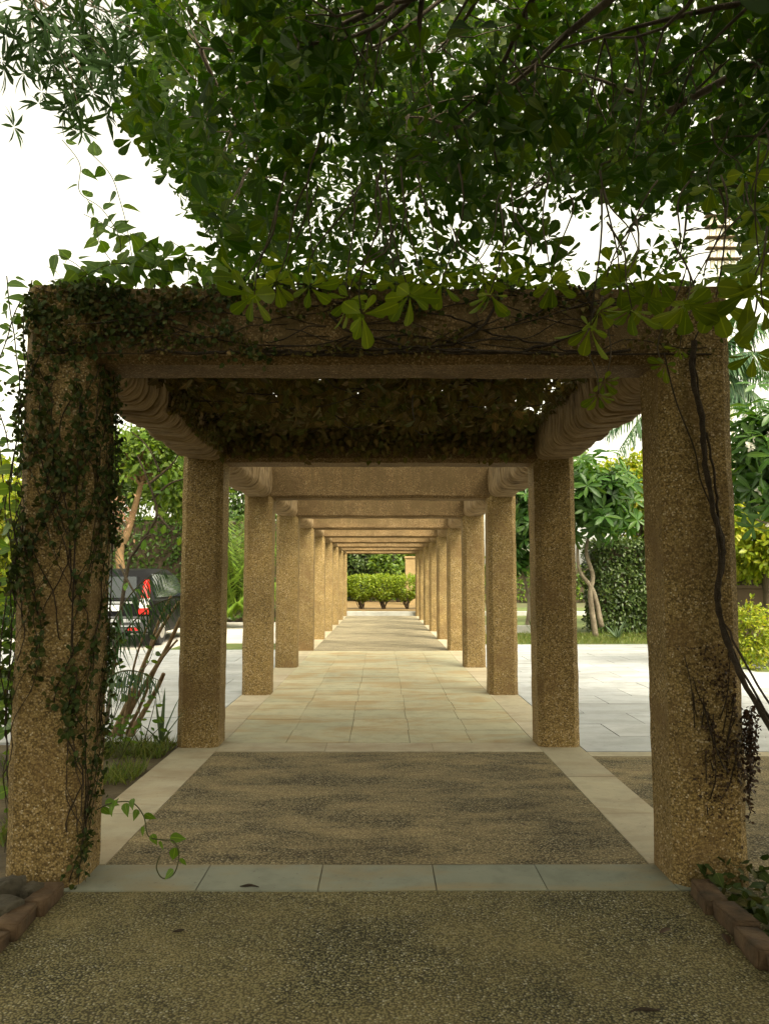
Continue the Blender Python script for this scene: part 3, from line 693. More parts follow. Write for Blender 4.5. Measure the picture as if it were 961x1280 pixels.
# ================================================================== BRICKS, STONES, LITTER
def brick(loc, rz, dims, label, rx=0, ry=0):
    l, w, h = dims; bm = bmesh.new(); bmesh.ops.create_cube(bm, size=1)
    for v in bm.verts: v.co = (v.co.x*w, v.co.y*l, v.co.z*h)
    bmesh.ops.bevel(bm, geom=bm.edges[:], offset=.006, segments=2, affect='EDGES')
    bmesh.ops.subdivide_edges(bm, edges=bm.edges[:], cuts=3, use_grid_fill=True)
    for v in bm.verts: v.co += mnoise.noise_vector(v.co*16+Vector(loc)*3)*.005+mnoise.noise_vector(v.co*50+Vector(loc))*.002
    me = bpy.data.meshes.new('edging_brick'); bm.to_mesh(me); bm.free(); me.shade_smooth()
    o = link('edging_brick', me, M['brick']); o.location = loc; o.rotation_euler = (rx, ry, rz); return tag(o, label, 'brick', 'bricks edging the front path')
rl = ['first from the column foot', 'second from the column foot', 'third from the column foot', 'fourth from the column foot', 'fifth from the column foot']
for i in range(5):
    brick((1.475+.012*math.sin(i*2.1), 3.545-.235*i, (.022+.004*(i % 2))), R(random.uniform(-4, 4))-.03, (.225, .10, .075), 'worn brick edging the right of the path, '+rl[i], R(random.uniform(-3, 3)), R(random.uniform(-4, 4)))
for i in range(4):
    brick((-1.475-.012*i, 3.54-.235*i, .02+.006*(i % 2)), R(random.uniform(-7, 7))+.03, (.225, .095, .072), 'worn brick edging the left of the path, '+rl[i].split(',')[0], R(random.uniform(-4, 4)), R(random.uniform(-6, 6)))
def stone(loc, r, label):
    bm = bmesh.new(); bmesh.ops.create_icosphere(bm, subdivisions=3, radius=1)
    for v in bm.verts:
        q = v.co.copy(); q = Vector([math.copysign(abs(a)**.45, a) for a in q]); v.co = Vector((q.x*r[0], q.y*r[1], q.z*r[2]))*(1+.22*mnoise.noise(v.co*1.6+Vector(loc)*5)+.05*mnoise.noise(v.co*6))
    me = bpy.data.meshes.new('rubble_stone'); bm.to_mesh(me); bm.free(); me.shade_smooth(); o = link('rubble_stone', me, M['stone']); o.location = [float(a) for a in loc]; o.rotation_euler = (0, 0, random.uniform(0, 3)); return tag(o, label, 'stone', 'stones piled behind the left bricks')
stone(P(4, 1118, 3.52)*(1, 1, 0)+(0, 0, .06), (.075, .06, .05), 'dark rubble stone at the left frame edge, top of the pile')
stone(P(22, 1112, 3.58)*(1, 1, 0)+(0, 0, .05), (.04, .06, .045), 'small upright rubble stone beside the left column foot')
stone(P(40, 1115, 3.56)*(1, 1, 0)+(0, 0, .04), (.038, .05, .04), 'rounded rubble stone nearest the left row of bricks')
stone(P(2, 1148, 3.36)*(1, 1, 0)+(0, 0, .04), (.07, .07, .05), 'flat rubble stone low in the pile at the left frame edge')
def litter(p0, p1, label, bend=.01):
    m = MB(); pts = curve(p0, p1, 7, .08); m.tube(pts, [.002, .004, .006, .007, .006, .004, .002], 5); tag(m.build('fallen_twig', M['vine'], None, True), label, 'twig')
g0 = lambda x, y: np.array((P(x, y, 1.0)[0]*0, 0, 0))
def onground(x, y, z=.004):
    v = P(x, y, 1.0)-CAM; t = (z-CAM[2])/v[2]; return CAM+v*t
litter(onground(788, 1266), onground(826, 1263), 'dark curled twig lying on the path at the lower right')
litter(onground(216, 1165), onground(231, 1162), 'short dark twig lying on the path at the lower left')
litter(onground(300, 1108), onground(324, 1109), 'thin dark sliver lying on the blue-grey stone threshold')
def fallen(x, y, label, s_=.05):
    p = onground(x, y, .012); o = leaves('fallen_leaf', T_OVAL, [p], [(rng.normal(), rng.normal(), .05)], [(0, 0, 1)], s_, 'l_brown'); tag(o, label, 'leaf')
fallen(905, 1168, 'brown dead leaf lying by the right row of bricks', .07); fallen(840, 1162, 'brown dead leaf on the path left of the right bricks', .06)
fallen(650, 1030, 'small brown leaf on the aggregate floor of the first bay', .04)
# low ground cover behind the right bricks
n_ = 1500; pos = np.stack((rng.uniform(1.52, 2.5, n_), rng.uniform(2.2, 3.75, n_), rng.uniform(.0, .12, n_)), 1)
pos = pos[[mnoise.noise(Vector((p[0]*3, p[1]*3, 0)))+.25*(p[0]-1.6)+.2 > 0 for p in pos]]
o = leaves('ground_cover', T_IVY, pos, rdir(len(pos), -.1), rdir(len(pos), 1.4), rng.uniform(.03, .065, len(pos)), 'l_ivy'); o['kind'] = 'stuff'; o['label'] = 'low creeping ground cover behind the right bricks'
# weeds of the left bed
n_ = 5200; x = -W2-.05-abs(rng.normal(size=n_))*.55; y = rng.uniform(4.3, 6.9, n_)
k_ = np.array([mnoise.noise(Vector((a*2.4, b_*2.4, 1.5)))+(b_-5.6)*.28 > .08 for a, b_ in zip(x, y)]); pos = np.stack((x, y, np.full(n_, -.02)), 1)[k_]
o = leaves('weeds', T_GRASS, pos, rdir(len(pos), 1.6), rdir(len(pos)), rng.uniform(.05, .14, len(pos)), 'l_grass', None, 1.8); o['kind'] = 'stuff'; o['label'] = 'rough grass and weeds in the left soil bed'
n_ = 16000; pos = np.stack((rng.uniform(1.8, 12, n_), rng.uniform(17.35, 20.5, n_), np.zeros(n_)), 1)
o = leaves('lawn_grass', T_GRASS, pos, rdir(n_, 1.6), rdir(n_), rng.uniform(.05, .12, n_), 'l_grass', None, 2.2); o['kind'] = 'stuff'; o['label'] = 'short lawn grass beyond the right plaza'

# ================================================================== LEFT BED PLANTS
cn = empty('leaning_canes', (-2.2, 7.2, 0), 'bundle of dry brown cane stems leaning against the second left column', 'cane')
for a, b_, r0 in (((140, 912, 7.2), (224, 752, 6.95), .017), ((150, 915, 7.25), (226, 772, 7.0), .02), ((158, 918, 7.3), (222, 800, 7.0), .013), ((146, 905, 7.3), (214, 745, 7.05), .012), ((163, 915, 7.2), (205, 842, 7.05), .022), ((152, 918, 7.1), (190, 770, 7.0), .010)):
    r0 *= 1.35; m = MB(); pts = curve(P(*a)*(1, 1, 0), P(*b_), 10, .035, .03); m.tube(pts, [r0*(1-.4*i/9) for i in range(10)], 6); m.build('stem', M['cane'], cn, True)
def frond(mb_, base, tip, sag, n, ll, lst, hang=.5, w=1.0, rr=.008):
    "one feather frond: a midrib tube and leaflets in two rows"
    base, tip = Vector(base), Vector(tip); L = (tip-base).length; pts = [base.lerp(tip, i/14)+Vector((0, 0, sag*L*math.sin(math.pi*i/14)**1)) for i in range(15)]
    mb_.tube(pts, [rr*(1-.8*i/14) for i in range(15)], 5)
    for k in range(n):
        t = .15+.85*k/(n-1); i = min(13, int(t*14)); q = pts[i].lerp(pts[i+1], t*14-i); tdir = (pts[i+1]-pts[i]).normalized(); sd = tdir.cross(Vector((0, 0, 1)))
        if sd.length < .1: sd = Vector((1, 0, 0))
        sd.normalize(); l = ll*(.45+.55*math.sin(math.pi*min(1, .15+t*.8)))
        for s_ in (-1, 1):
            dv = (sd*s_*.85+tdir*.55+Vector((0, 0, -hang))+Vector(rng.normal(size=3)*.07)).normalized(); lst[0].append(tuple(q)); lst[1].append(tuple(dv)); lst[2].append(tuple(Vector((0, 0, 1))+Vector(rng.normal(size=3)*.2))); lst[3].append(l*rng.uniform(.85, 1.1))
def palm(name, label, base, crown, fr, mat, ll, n, trunkr, hang=.5, sag=.22, w=1.3, group=None):
    t = empty(name, base, label, 'palm', group); mb_ = MB()
    if trunkr:
        m = MB(); pts = curve(base, crown, 14, .02); m.tube(pts, [trunkr*(1-.15*i/13)*(1+.06*(i % 2)) for i in range(14)], 10); m.build('trunk', M['paletrunk'], t, True)
    lst = [[], [], [], []]
    for tip in fr: frond(mb_, crown, tip, sag, n, ll, lst, hang, w, .012)
    mb_.build('frond_stalk', M['twig'], t, True); leaves('frond', T_STRIP, *map(np.array, lst), mat, t, w); return t
c = P(96, 880, 6.4); c[2] = .35
palm('young_palm', 'young feathery palm beside the first left column, fronds arching over the car', (c[0], c[1], 0), c, [P(232, 745, 6.9), P(205, 712, 6.6), P(195, 850, 6.0), P(180, 700, 7.2), P(150, 650, 6.8), P(60, 690, 6.6), P(10, 760, 6.4), P(212, 815, 6.5), P(20, 640, 7.0), P(-40, 850, 6)][:2]+[P(198, 850, 6.0), P(150, 650, 6.8), P(60, 690, 6.6), P(10, 760, 6.4), P(20, 640, 7.0)], 'l_palm', .30, 34, 0, .95, .20, 1.2)
def stemplant(name, label, base, stems, T, mat, size, step, cat='plant', smat='twig', droop=.3, srad=.005):
    t = empty(name, base, label, cat); m = MB(); Ls = []
    for s_ in stems:
        p = smoothpath(s_, 7); m.tube(p, [srad*(1-.6*i/len(p)) for i in range(len(p))], 5); Ls.append(alt_leaves(p[5:], step, size, rng, droop)); Ls.append(alt_leaves([q+Vector((.01, .03, .0)) for q in p[8:]], step*1.2, size*.8, rng, droop))
    m.build('stem', M[smat], t, True); leaves('foliage', T, *map(np.array, cat_(Ls)), mat, t); return t
b0 = onground(178, 935); stemplant('leafy_shrub', 'small leafy green plant growing in the bed before the second left column', b0, [[b0, P(176, 900, b0[1]), P(172, 865, b0[1])], [b0, P(190, 895, b0[1]), P(196, 868, b0[1])], [b0, P(165, 912, b0[1]), P(152, 890, b0[1])], [b0, P(190, 920, b0[1]), P(204, 905, b0[1])]], T_OVAL, 'l_heart', .075, .04)
b0 = onground(150, 950); stemplant('leafy_shrub', 'bushy weed low in the bed right beside the first left column', b0, [[b0, P(150+dx*.5, 925, b0[1]), P(150+dx, 895+abs(dx)*.4, b0[1])] for dx in (-22, -10, 2, 14, 28)], T_OVAL, 'l_heart', .065, .04)
b0 = onground(140, 905); stemplant('climbing_shoots', 'light green leafy shoots trailing in the gap above the bed, beside the column', b0, [[b0, P(140, 860, 6.6), P(146, 820, 6.6), P(138, 790, 6.6)], [b0, P(150, 870, 6.7), P(158, 845, 6.6)], [b0, P(160, 860, 6.8), P(185, 830, 6.8), P(195, 800, 6.8)]], T_OVAL, 'l_mid', .10, .08)
b0 = onground(202, 932); t = empty('blade_plant', b0, 'plant of a few long grey-green blades by the second left column', 'plant')
tips = [P(218, 872, 6.75), P(225, 885, 6.6), P(196, 878, 6.8), P(180, 900, 6.5), P(214, 905, 6.4), P(205, 862, 6.9)]
for q in tips: leaves('leaf', template([(0, .03), (.4, .035), (.8, .02), (1, .002)], .4, .12), [b0], [q-b0], [(0, -.3, 1)], [np.linalg.norm(q-b0)*1.05], 'l_blade', t)
# sapling with big bright leaves seen between the first two left columns
b0 = np.array((-2.75, 7.9, 0)); sg = empty('sapling', b0, 'thin dark-stemmed sapling with big bright leaves left of the second column', 'tree'); m = MB(); Ls = []
st = [[b0, P(158, 720, 7.9), P(172, 685, 7.9), P(196, 645, 7.8), P(185, 600, 7.8), P(172, 570, 7.8)], [P(190, 625, 7.8), P(212, 605, 7.8), P(234, 598, 7.8)], [P(200, 590, 7.8), P(186, 560, 7.8), P(165, 540, 7.8)], [P(187, 605, 7.8), P(205, 590, 7.8), P(222, 570, 7.8), P(224, 540, 7.8)], [P(196, 640, 7.8), P(212, 660, 7.7), P(230, 672, 7.7)], [P(172, 685, 7.9), P(182, 672, 7.8), P(192, 668, 7.8)], [P(150, 706, 7.6), P(165, 735, 7.5), P(182, 760, 7.4)]]
for k, s_ in enumerate(st):
    p = smoothpath(s_, 8); m.tube(p, [(.022 if k == 0 else .013)*(1-.6*i/len(p)) for i in range(len(p))], 6); Ls.append(alt_leaves(p[(14 if k == 0 else 3):], .09, .11, rng, .6))
m.build('trunk', M['bark'], sg, True); leaves('crown', T_OVAL, *map(np.array, cat_(Ls)), 'l_heart', sg, 1.2)

# ================================================================== BACKGROUND TREES
def bgtree(name, label, base, cen, rad, nclump, per, lsize, T, mat, tmat='bark', trunk=None, tr_=.12, group=None, cat='tree', flowers=0, up=.2, clr=.32, whorl=0, fill=.45):
    cen = np.array(cen, float); rad = np.array(rad, float); t = empty(name, base, label, cat, group); m = MB()
    u = nrm(rng.normal(size=(nclump, 3)))*(rng.uniform(fill, 1, (nclump, 1))); u *= np.array([.78+.45*mnoise.noise(Vector(q*1.8)+Vector(cen)) for q in u])[:, None]
    C = cen+u*rad
    top = Vector(cen-(0, 0, rad[2]*.35)); pts = smoothpath(trunk, 6) if trunk else curve(base, top, 9, .03)
    m.tube(pts, [tr_*(1-.55*i/(len(pts)-1)) for i in range(len(pts))], 9)
    for c_ in C[:26]: m.tube(curve(pts[-1-random.randint(0, 2)], c_, 7, .08, .03), [tr_*.34*(1-.8*i/6) for i in range(7)], 5)
    m.build('trunk', M[tmat], t, True)
    if whorl:
        cc_ = np.repeat(C, per, 0)+rng.normal(size=(nclump*per, 3))*clr*rad.mean()*.6
        ax = nrm((cc_-cen)/rad+rng.normal(size=cc_.shape)*.35+(0, 0, .5)); a_ = whorls(cc_, ax, whorl, np.full(len(cc_), lsize), .25)
        leaves('crown', T, *a_, mat, t)
    else:
        n = nclump*per; pos = np.repeat(C, per, 0)+nrm(rng.normal(size=(n, 3)))*(rng.uniform(.1, 1, (n, 1))**.6)*clr*rad.min()
        out_ = nrm((pos-cen)/rad); leaves('crown', T, pos, out_*.6+rng.normal(size=(n, 3))*.6+(0, 0, -.25), out_*.6+rng.normal(size=(n, 3))*.5+(0, 0, .7), lsize*rng.uniform(.6, 1.25, n), mat, t)
    if flowers:
        cc_ = (cen+nrm(rng.normal(size=(flowers, 3)))*rad*rng.uniform(.85, 1.08, (flowers, 1))); cc_ = np.repeat(cc_, 3, 0)+rng.normal(size=(flowers*3, 3))*.07
        a_ = whorls(cc_, rdir(len(cc_), .6), 5, np.full(len(cc_), .075), .35); leaves('blossom', T_OVAL, *a_, 'l_white', t, 1.3)
    return t
def ctr(x, y, Y): return P(x, y, Y)
# right side
c = ctr(742, 625, 19.2); b0 = (5.35, 19.3, 0)
bgtree('plumeria_tree', 'dark green frangipani with two bent pale stems before the clipped hedge', b0, c, (1.15, 1.1, 1.25), 60, 4, .36, T_LONG, 'l_plum', 'paletrunk', [b0, P(738, 745, 19.3), P(741, 720, 19.3), P(733, 690, 19.3), P(738, 660, 19.3)], .075, whorl=7, flowers=5, clr=.35)
pt = bpy.data.objects['plumeria_tree']; m = MB(); m.tube(smoothpath([P(752, 784, 19.3), P(742, 740, 19.3), P(724, 712, 19.3), P(722, 680, 19.3)], 6), [.07*(1-.03*i) for i in range(19)], 8); m.build('stem', M['paletrunk'], pt, True)
c = ctr(655, 650, 21); b0 = (c[0], 21, 0)
bgtree('plumeria_tree', 'dark green frangipani glimpsed between the second and third right columns', b0, c, (.95, 1.0, 1.7), 60, 4, .36, T_LONG, 'l_plum', 'paletrunk', [b0, (b0[0]+.1, 21, .8), (b0[0]-.1, 21, 1.8)], .07, whorl=7, flowers=4)
for x, y, Y, rx, rz, lab, mat in ((700, 590, 25, 1.6, 1.9, 'bright green bushy tree behind the second right column', 'l_mid'), (768, 618, 25, 1.25, 1.75, 'yellow-green tree rising behind the clipped hedge, left one', 'l_bright'), (800, 625, 24, 1.0, 1.75, 'yellow-green tree behind the hedge, close to the front right column', 'l_bright'),
                                  (858, 620, 23, 1.5, 2.0, 'mid green tree mostly hidden behind the first right column', 'l_mid'), (955, 665, 17.0, 1.1, 1.05, 'yellow-green shrub tree at the right frame edge, above the brown wall', 'l_bright'), (1010, 640, 18, 1.4, 1.7, 'bright green tree past the right frame edge', 'l_bright')):
    c = ctr(x, y, Y); bgtree('garden_tree', lab, (c[0], Y, 0), c, (rx, rx*.9, rz), 70, 60, .17, T_OVAL, mat, group=None)
c = ctr(962, 570, 12); b0 = (6.75, 12.3, 0)
bgtree('plumeria_tree', 'glossy dark frangipani with white blossoms at the right frame edge', b0, c, (.75, .9, .95), 60, 4, .30, T_LONG, 'l_plum', 'paletrunk', [b0, (6.7, 12.3, 1.0), (6.6, 12.2, 2.2)], .09, whorl=7, flowers=20, clr=.4)
c = P(880, 462, 15); fr = [P(x, y, Y) for x, y, Y in ((960, 400, 15), (975, 470, 15.3), (955, 500, 14.6), (930, 385, 15.5), (935, 505, 14.5), (790, 545, 14.5), (760, 540, 15), (800, 470, 15.5), (775, 560, 14.2), (860, 350, 15), (800, 400, 16), (905, 540, 14), (970, 440, 14.2), (825, 545, 14))]
palm('tall_palm', 'tall feather palm behind the first right column, fronds showing on both sides', (c[0], 15, 0), c, fr, 'l_palm', .62, 50, .16, .8, .12, 1.5)
# clipped hedge wall
def hedge(name, label, x0, x1, y0, y1, h, n, ls, mat, cat='hedge'):
    t = empty(name, ((x0+x1)/2, y0, 0), label, cat); m = MB(); m.box(x0+.12, x1-.12, y0+.12, y1-.12, .0, h-.12); m.build('branch_core', M['bark'], t)
    pos = []; no = []
    for k in range(n):
        f = rng.choice(3, p=(.6, .22, .18)); x = rng.uniform(x0, x1); y = rng.uniform(y0, y1); z = rng.uniform(0.05, h)
        if f == 0: y = y0; v = (0, -1, .2)
        elif f == 1: z = h; v = (0, 0, 1)
        else: x = x0 if rng.uniform() < .75 else x1; v = (-1 if x == x0 else 1, 0, .2)
        bump_ = .12*mnoise.noise(Vector((x*1.4, y*1.4, z*1.4)))+rng.normal()*.035
        pos.append(np.array((x, y, z))+np.array(v)*bump_); no.append(v)
    no = np.array(no, float); n = len(pos); leaves('foliage', T_OVAL, pos, rng.normal(size=(n, 3))*.7+(0, 0, -.5)+no*.3, no+rng.normal(size=(n, 3))*.55, ls*rng.uniform(.6, 1.3, n), mat, t); return t
hedge('clipped_hedge', 'tall clipped dark green hedge wall beyond the right plaza', 5.75, 8.6, 20.4, 21.8, 2.42, 9000, .11, 'l_hedge')
def agave(name, label, base, n, L, mat='l_blade'):
    t = empty(name, base, label, 'plant'); base = np.array(base); d_ = rdir(n, .7); [leaves('leaf', template([(0, .05), (.35, .07), (.75, .04), (1, .003)], .4, .15), [base], [q], [(0, 0, 1)], L*rng.uniform(.7, 1.1), mat, t) for q in d_]
agave('agave', 'spiky grey-green rosette plant at the foot of the bent frangipani', (5.65, 18.5, 0), 24, .55); agave('agave', 'spiky grey-green rosette plant before the clipped hedge', (6.0+.75, 18.8, 0), 24, .6); agave('agave', 'low dark rosette plant by the second right column', (3.85, 19.5, 0), 20, .5)
m = MB(); m.box(8.2, 16, 18.6, 18.85, 0, 1.22); m.box(8.15, 16.05, 18.55, 18.9, 1.22, 1.3); tag(m.build('garden_wall', M['wall'], bevel=.01), 'low dark brown garden wall at the right frame edge', 'wall')
c = ctr(938, 795, 12.6); bgtree('yellow_shrub', 'yellow-green airy shrub at the right edge of the plaza', (c[0], 12.6, 0), c, (.62, .5, .62), 55, 40, .075, T_OVAL, 'l_bright', 'twig', tr_=.02, cat='shrub', clr=.45)
for dx, yy, lb in ((.9, 13, 'yellow-green shrub past the right frame edge, nearest the plaza'), (1.9, 13.6, 'dark green shrub past the right frame edge, farther right')): bgtree('yellow_shrub', lb, (c[0]+dx, yy, 0), (c[0]+dx, yy, .7), (.7, .6, .5), 30, 40, .08, T_OVAL, 'l_bright' if dx < 1 else 'l_mid', 'twig', tr_=.02, cat='shrub', clr=.45)
hedge('boundary_hedge', 'leafy hedge rising behind the low brown garden wall at the right', 8.3, 16, 19.2, 20.4, 2.3, 6000, .14, 'l_bright')
# kerb on the lawn, right
m = MB(); m.box(2.0, 5.2, 20.6, 20.8, 0, .22); tag(m.build('low_kerb_wall', M['kerb'], bevel=.02), 'low pale stone edging glimpsed between the right columns', 'edging')

# end of the walk: clipped bushes, trees, post
for i, (x, lab) in enumerate(((-1.95, 'clipped round bush at the end of the walk, hidden by the left columns'), (-.87, 'clipped yellow-green bush at the end of the walk, left of the middle one'), (.12, 'clipped yellow-green bush at the end of the walk, the middle one'), (1.14, 'clipped yellow-green bush at the end of the walk, right of the middle one'), (2.2, 'clipped round bush at the end of the walk, hidden by the right columns'))):
    c = np.array((x, 34.2, 1.08)); t = empty('clipped_bush', (x, 34.2, .15), lab, 'bush', 'clipped bushes at the end of the walk'); m = MB()
    for k in range(14):
        a = rng.uniform(0, 6.28); m.tube(curve((x+rng.normal()*.04, 34.2, .13), c+np.array((math.cos(a)*.38, math.sin(a)*.35, rng.uniform(-.4, .3))), 6, .05), [.022, .02, .017, .014, .01, .006], 5)
    m.build('stem', M['bark'], t, True); n = 3600
    v = nrm(rng.normal(size=(n, 3))); r_ = rng.uniform(.55, 1.0, (n, 1))**.5; v = np.sign(v)*np.abs(v)**.72; pos = c+v*r_*(.74, .55, .57); z = pos[:, 2]; k_ = np.clip((z-.3)/.75, .18, 1)**.7
    pos[:, 0] = x+(pos[:, 0]-x)*k_; pos[:, 1] = 34.2+(pos[:, 1]-34.2)*k_; pos += rng.normal(size=(n, 3))*.03; no = nrm(pos-c)
    leaves('foliage', T_OVAL, pos, no*.5+rng.normal(size=(n, 3))*.5+(0, 0, .3), no+rng.normal(size=(n, 3))*.5+(0, 0, .4), .10*rng.uniform(.6, 1.2, n), 'l_bush', t)
for x, Y, rx, rz, mat, lab in ((-4.6, 46, 2.4, 2.6, 'l_mid', 'leafy tree far behind the clipped bushes, leftmost'), (-1.6, 47, 2.1, 2.5, 'l_hedge', 'dark leafy tree straight behind the left clipped bush'), (1.0, 45, 1.9, 2.4, 'l_mid', 'leafy tree straight behind the middle clipped bush'), (4.4, 48, 2.4, 2.7, 'l_mid', 'leafy tree far behind the clipped bushes, rightmost')):
    bgtree('background_tree', lab, (x, Y, .15), (x, Y, 2.6), (rx, 1.6, rz), 90, 50, .24, T_OVAL, mat)
m = MB(); m.box(1.25, 1.95, 40, 40.5, .1, 2.55); m.box(1.2, 2.0, 39.95, 40.55, 2.55, 2.66); tag(m.build('gate_post', M['post'], bevel=.015), 'ochre rendered post behind the right clipped bush at the end of the walk', 'post')
hedge('far_hedge', 'dark hedge along the far end behind the clipped bushes', -14, 14, 49, 50.2, 2.3, 7000, .22, 'l_mid')

# left side
for x, y, Y, rx, rz, mat, lab, n in ((150, 590, 30, 2.1, 2.2, 'l_mid', 'airy green tree seen left of the second column, leftmost', 110), (205, 580, 27, 1.5, 1.8, 'l_mid', 'grey-green tree seen between the first two left columns', 110), (235, 600, 24, 1.5, 1.4, 'l_mid', 'leafy tree half hidden by the second left column', 60), (100, 600, 28, 2.0, 2.0, 'l_dark', 'dark tree hidden behind the first left column', 60),
                                   (20, 650, 22, 1.6, 1.9, 'l_bright', 'yellow-green tree at the left frame edge', 70), (305, 625, 33, 1.6, 2.1, 'l_dark', 'dark tree glimpsed between the second and third left columns', 60), (-30, 600, 24, 1.6, 2.2, 'l_mid', 'green tree past the left frame edge', 60)):
    c = ctr(x, y, Y); bgtree('roadside_tree', lab, (c[0], Y, 0), c, (rx, rx*.9, rz), n, 55, .19, T_OVAL, mat, clr=.38)
b0 = onground(148, 768); b0 = np.array((-7.3, 23, 0)); bgtree('roadside_tree', 'tree with an orange-brown leaning trunk behind the parked car', b0, ctr(182, 560, 22.5), (1.5, 1.2, 1.0), 60, 50, .18, T_OVAL, 'l_mid', 'ochretrunk', [b0, P(150, 700, 23), P(160, 665, 23), P(170, 630, 22.8), P(178, 600, 22.6)], .15)
hedge('dark_hedge', 'dark clipped hedge beyond the road, behind the parked car', -14, -3.2, 26.6, 27.8, 3.6, 9000, .16, 'l_dark')
c = P(143, 648, 9.5); t = empty('dry_flower_head', c, 'pinkish dry flower cluster beside the first left column', 'flower'); m = MB(); m.tube(curve((c[0]-.35, 9.6, 0), c, 10, .03), [.012-.0008*i for i in range(10)], 5); m.build('stem', M['twig'], t, True)
pos = c+rng.normal(size=(170, 3))*(.09, .08, .13); leaves('blossom', T_OVAL, pos, rdir(170, -.4), rdir(170), .055, 'l_pink', t)
# cycad-like bright palm beyond the road
c = P(296, 705, 23.5); c[2] = .35; b0 = (c[0], 23.5, 0); fr = [c+np.array((math.cos(a)*r_, math.sin(a)*r_, h_)) for a, r_, h_ in zip(np.linspace(0, 25, 34)+rng.uniform(-.2, .2, 34), rng.uniform(.35, 1.5, 34), rng.uniform(.3, 3.1, 34))]
palm('bright_palm', 'bright yellow-green bushy palm between the second and third left columns', b0, c, fr, 'l_palmy', .55, 40, 0, .6, .12, 1.6)
for x, Y, lab in ((-5.7, 24.2, 'bright bushy palm behind the parked car'),):
    c = np.array((x, Y, .4)); fr = [c+np.array((math.cos(a)*r_, math.sin(a)*r_, h_)) for a, r_, h_ in zip(np.linspace(0, 6.1, 14), rng.uniform(.9, 1.4, 14), rng.uniform(-.5, 1.1, 14))]
    palm('bright_palm', lab, (x, Y, 0), c, fr, 'l_palmy', .5, 36, 0, .6, .25, 1.4)
bgtree('garden_shrub', 'yellow-green leafy shrub left of the first column, at the frame edge', (-4.3, 8.6, 0), (-4.3, 8.6, 1.9), (.75, .8, 1.15), 50, 50, .11, T_OVAL, 'l_bright', 'twig', tr_=.03, cat='shrub')
bgtree('garden_shrub', 'dark leafy shrub low behind the first left column', (-3.1, 6.2, 0), (-3.15, 6.0, .75), (.6, .6, .7), 40, 40, .10, T_OVAL, 'l_dark', 'twig', tr_=.02, cat='shrub')

# ================================================================== PARKED CAR
CXc, CYc = -5.78, 16.5
car = empty('parked_car', (CXc, CYc, 0), 'black parked car seen from behind with tall red and white tail lamps', 'car')
def cs(y, wb, wt, zb, zs, zt, wm=None):
    "one cross section: sill, waist, roof"
    wm = wm or wb+.03
    half = [(wb*.9, zb), (wb, zb+.08), (wm, (zb+zs)/2), (wb, zs-.04), (wb-.04, zs), (wt+.02, zt-.08), (wt-.09, zt)]
    r_ = [(x, y, z) for x, z in half]+[(-x, y, z) for x, z in reversed(half)]
    return r_
body = MB(); body.rings([cs(0, .80, .58, .42, .98, 1.0), cs(.05, .86, .62, .36, 1.0, 1.06), cs(.18, .89, .66, .30, 1.02, 1.50), cs(.40, .90, .68, .27, 1.02, 1.64), cs(1.2, .905, .69, .25, 1.0, 1.69), cs(2.2, .905, .68, .25, .99, 1.68), cs(2.75, .90, .66, .25, .98, 1.58), cs(3.35, .89, .64, .26, .98, 1.05), cs(4.1, .86, .6, .3, .88, .93), cs(4.42, .78, .5, .4, .74, .8)])
body.v = [(x+CXc, y+CYc, z) for x, y, z in body.v]; bo = body.build('body', M['carpaint'], car); bo.data.set_sharp_from_angle(angle=R(28))
def cbox(name, x0, x1, y0, y1, z0, z1, mat, par=car, bev=.01):
    m = MB(); m.box(CXc+x0, CXc+x1, CYc+y0, CYc+y1, z0, z1); return m.build(name, M[mat], par, bevel=bev)
m = MB(); q = [(-.56, .035, 1.05), (.56, .035, 1.05), (.52, .15, 1.5), (-.52, .15, 1.5)]; m.add([(CXc+x, CYc+y-.012, z) for x, y, z in q]+[(CXc+x, CYc+y+.03, z) for x, y, z in q], [(0, 1, 2, 3), (7, 6, 5, 4), (0, 4, 5, 1), (1, 5, 6, 2), (2, 6, 7, 3), (3, 7, 4, 0)]); m.build('rear_window', M['glass'], car)
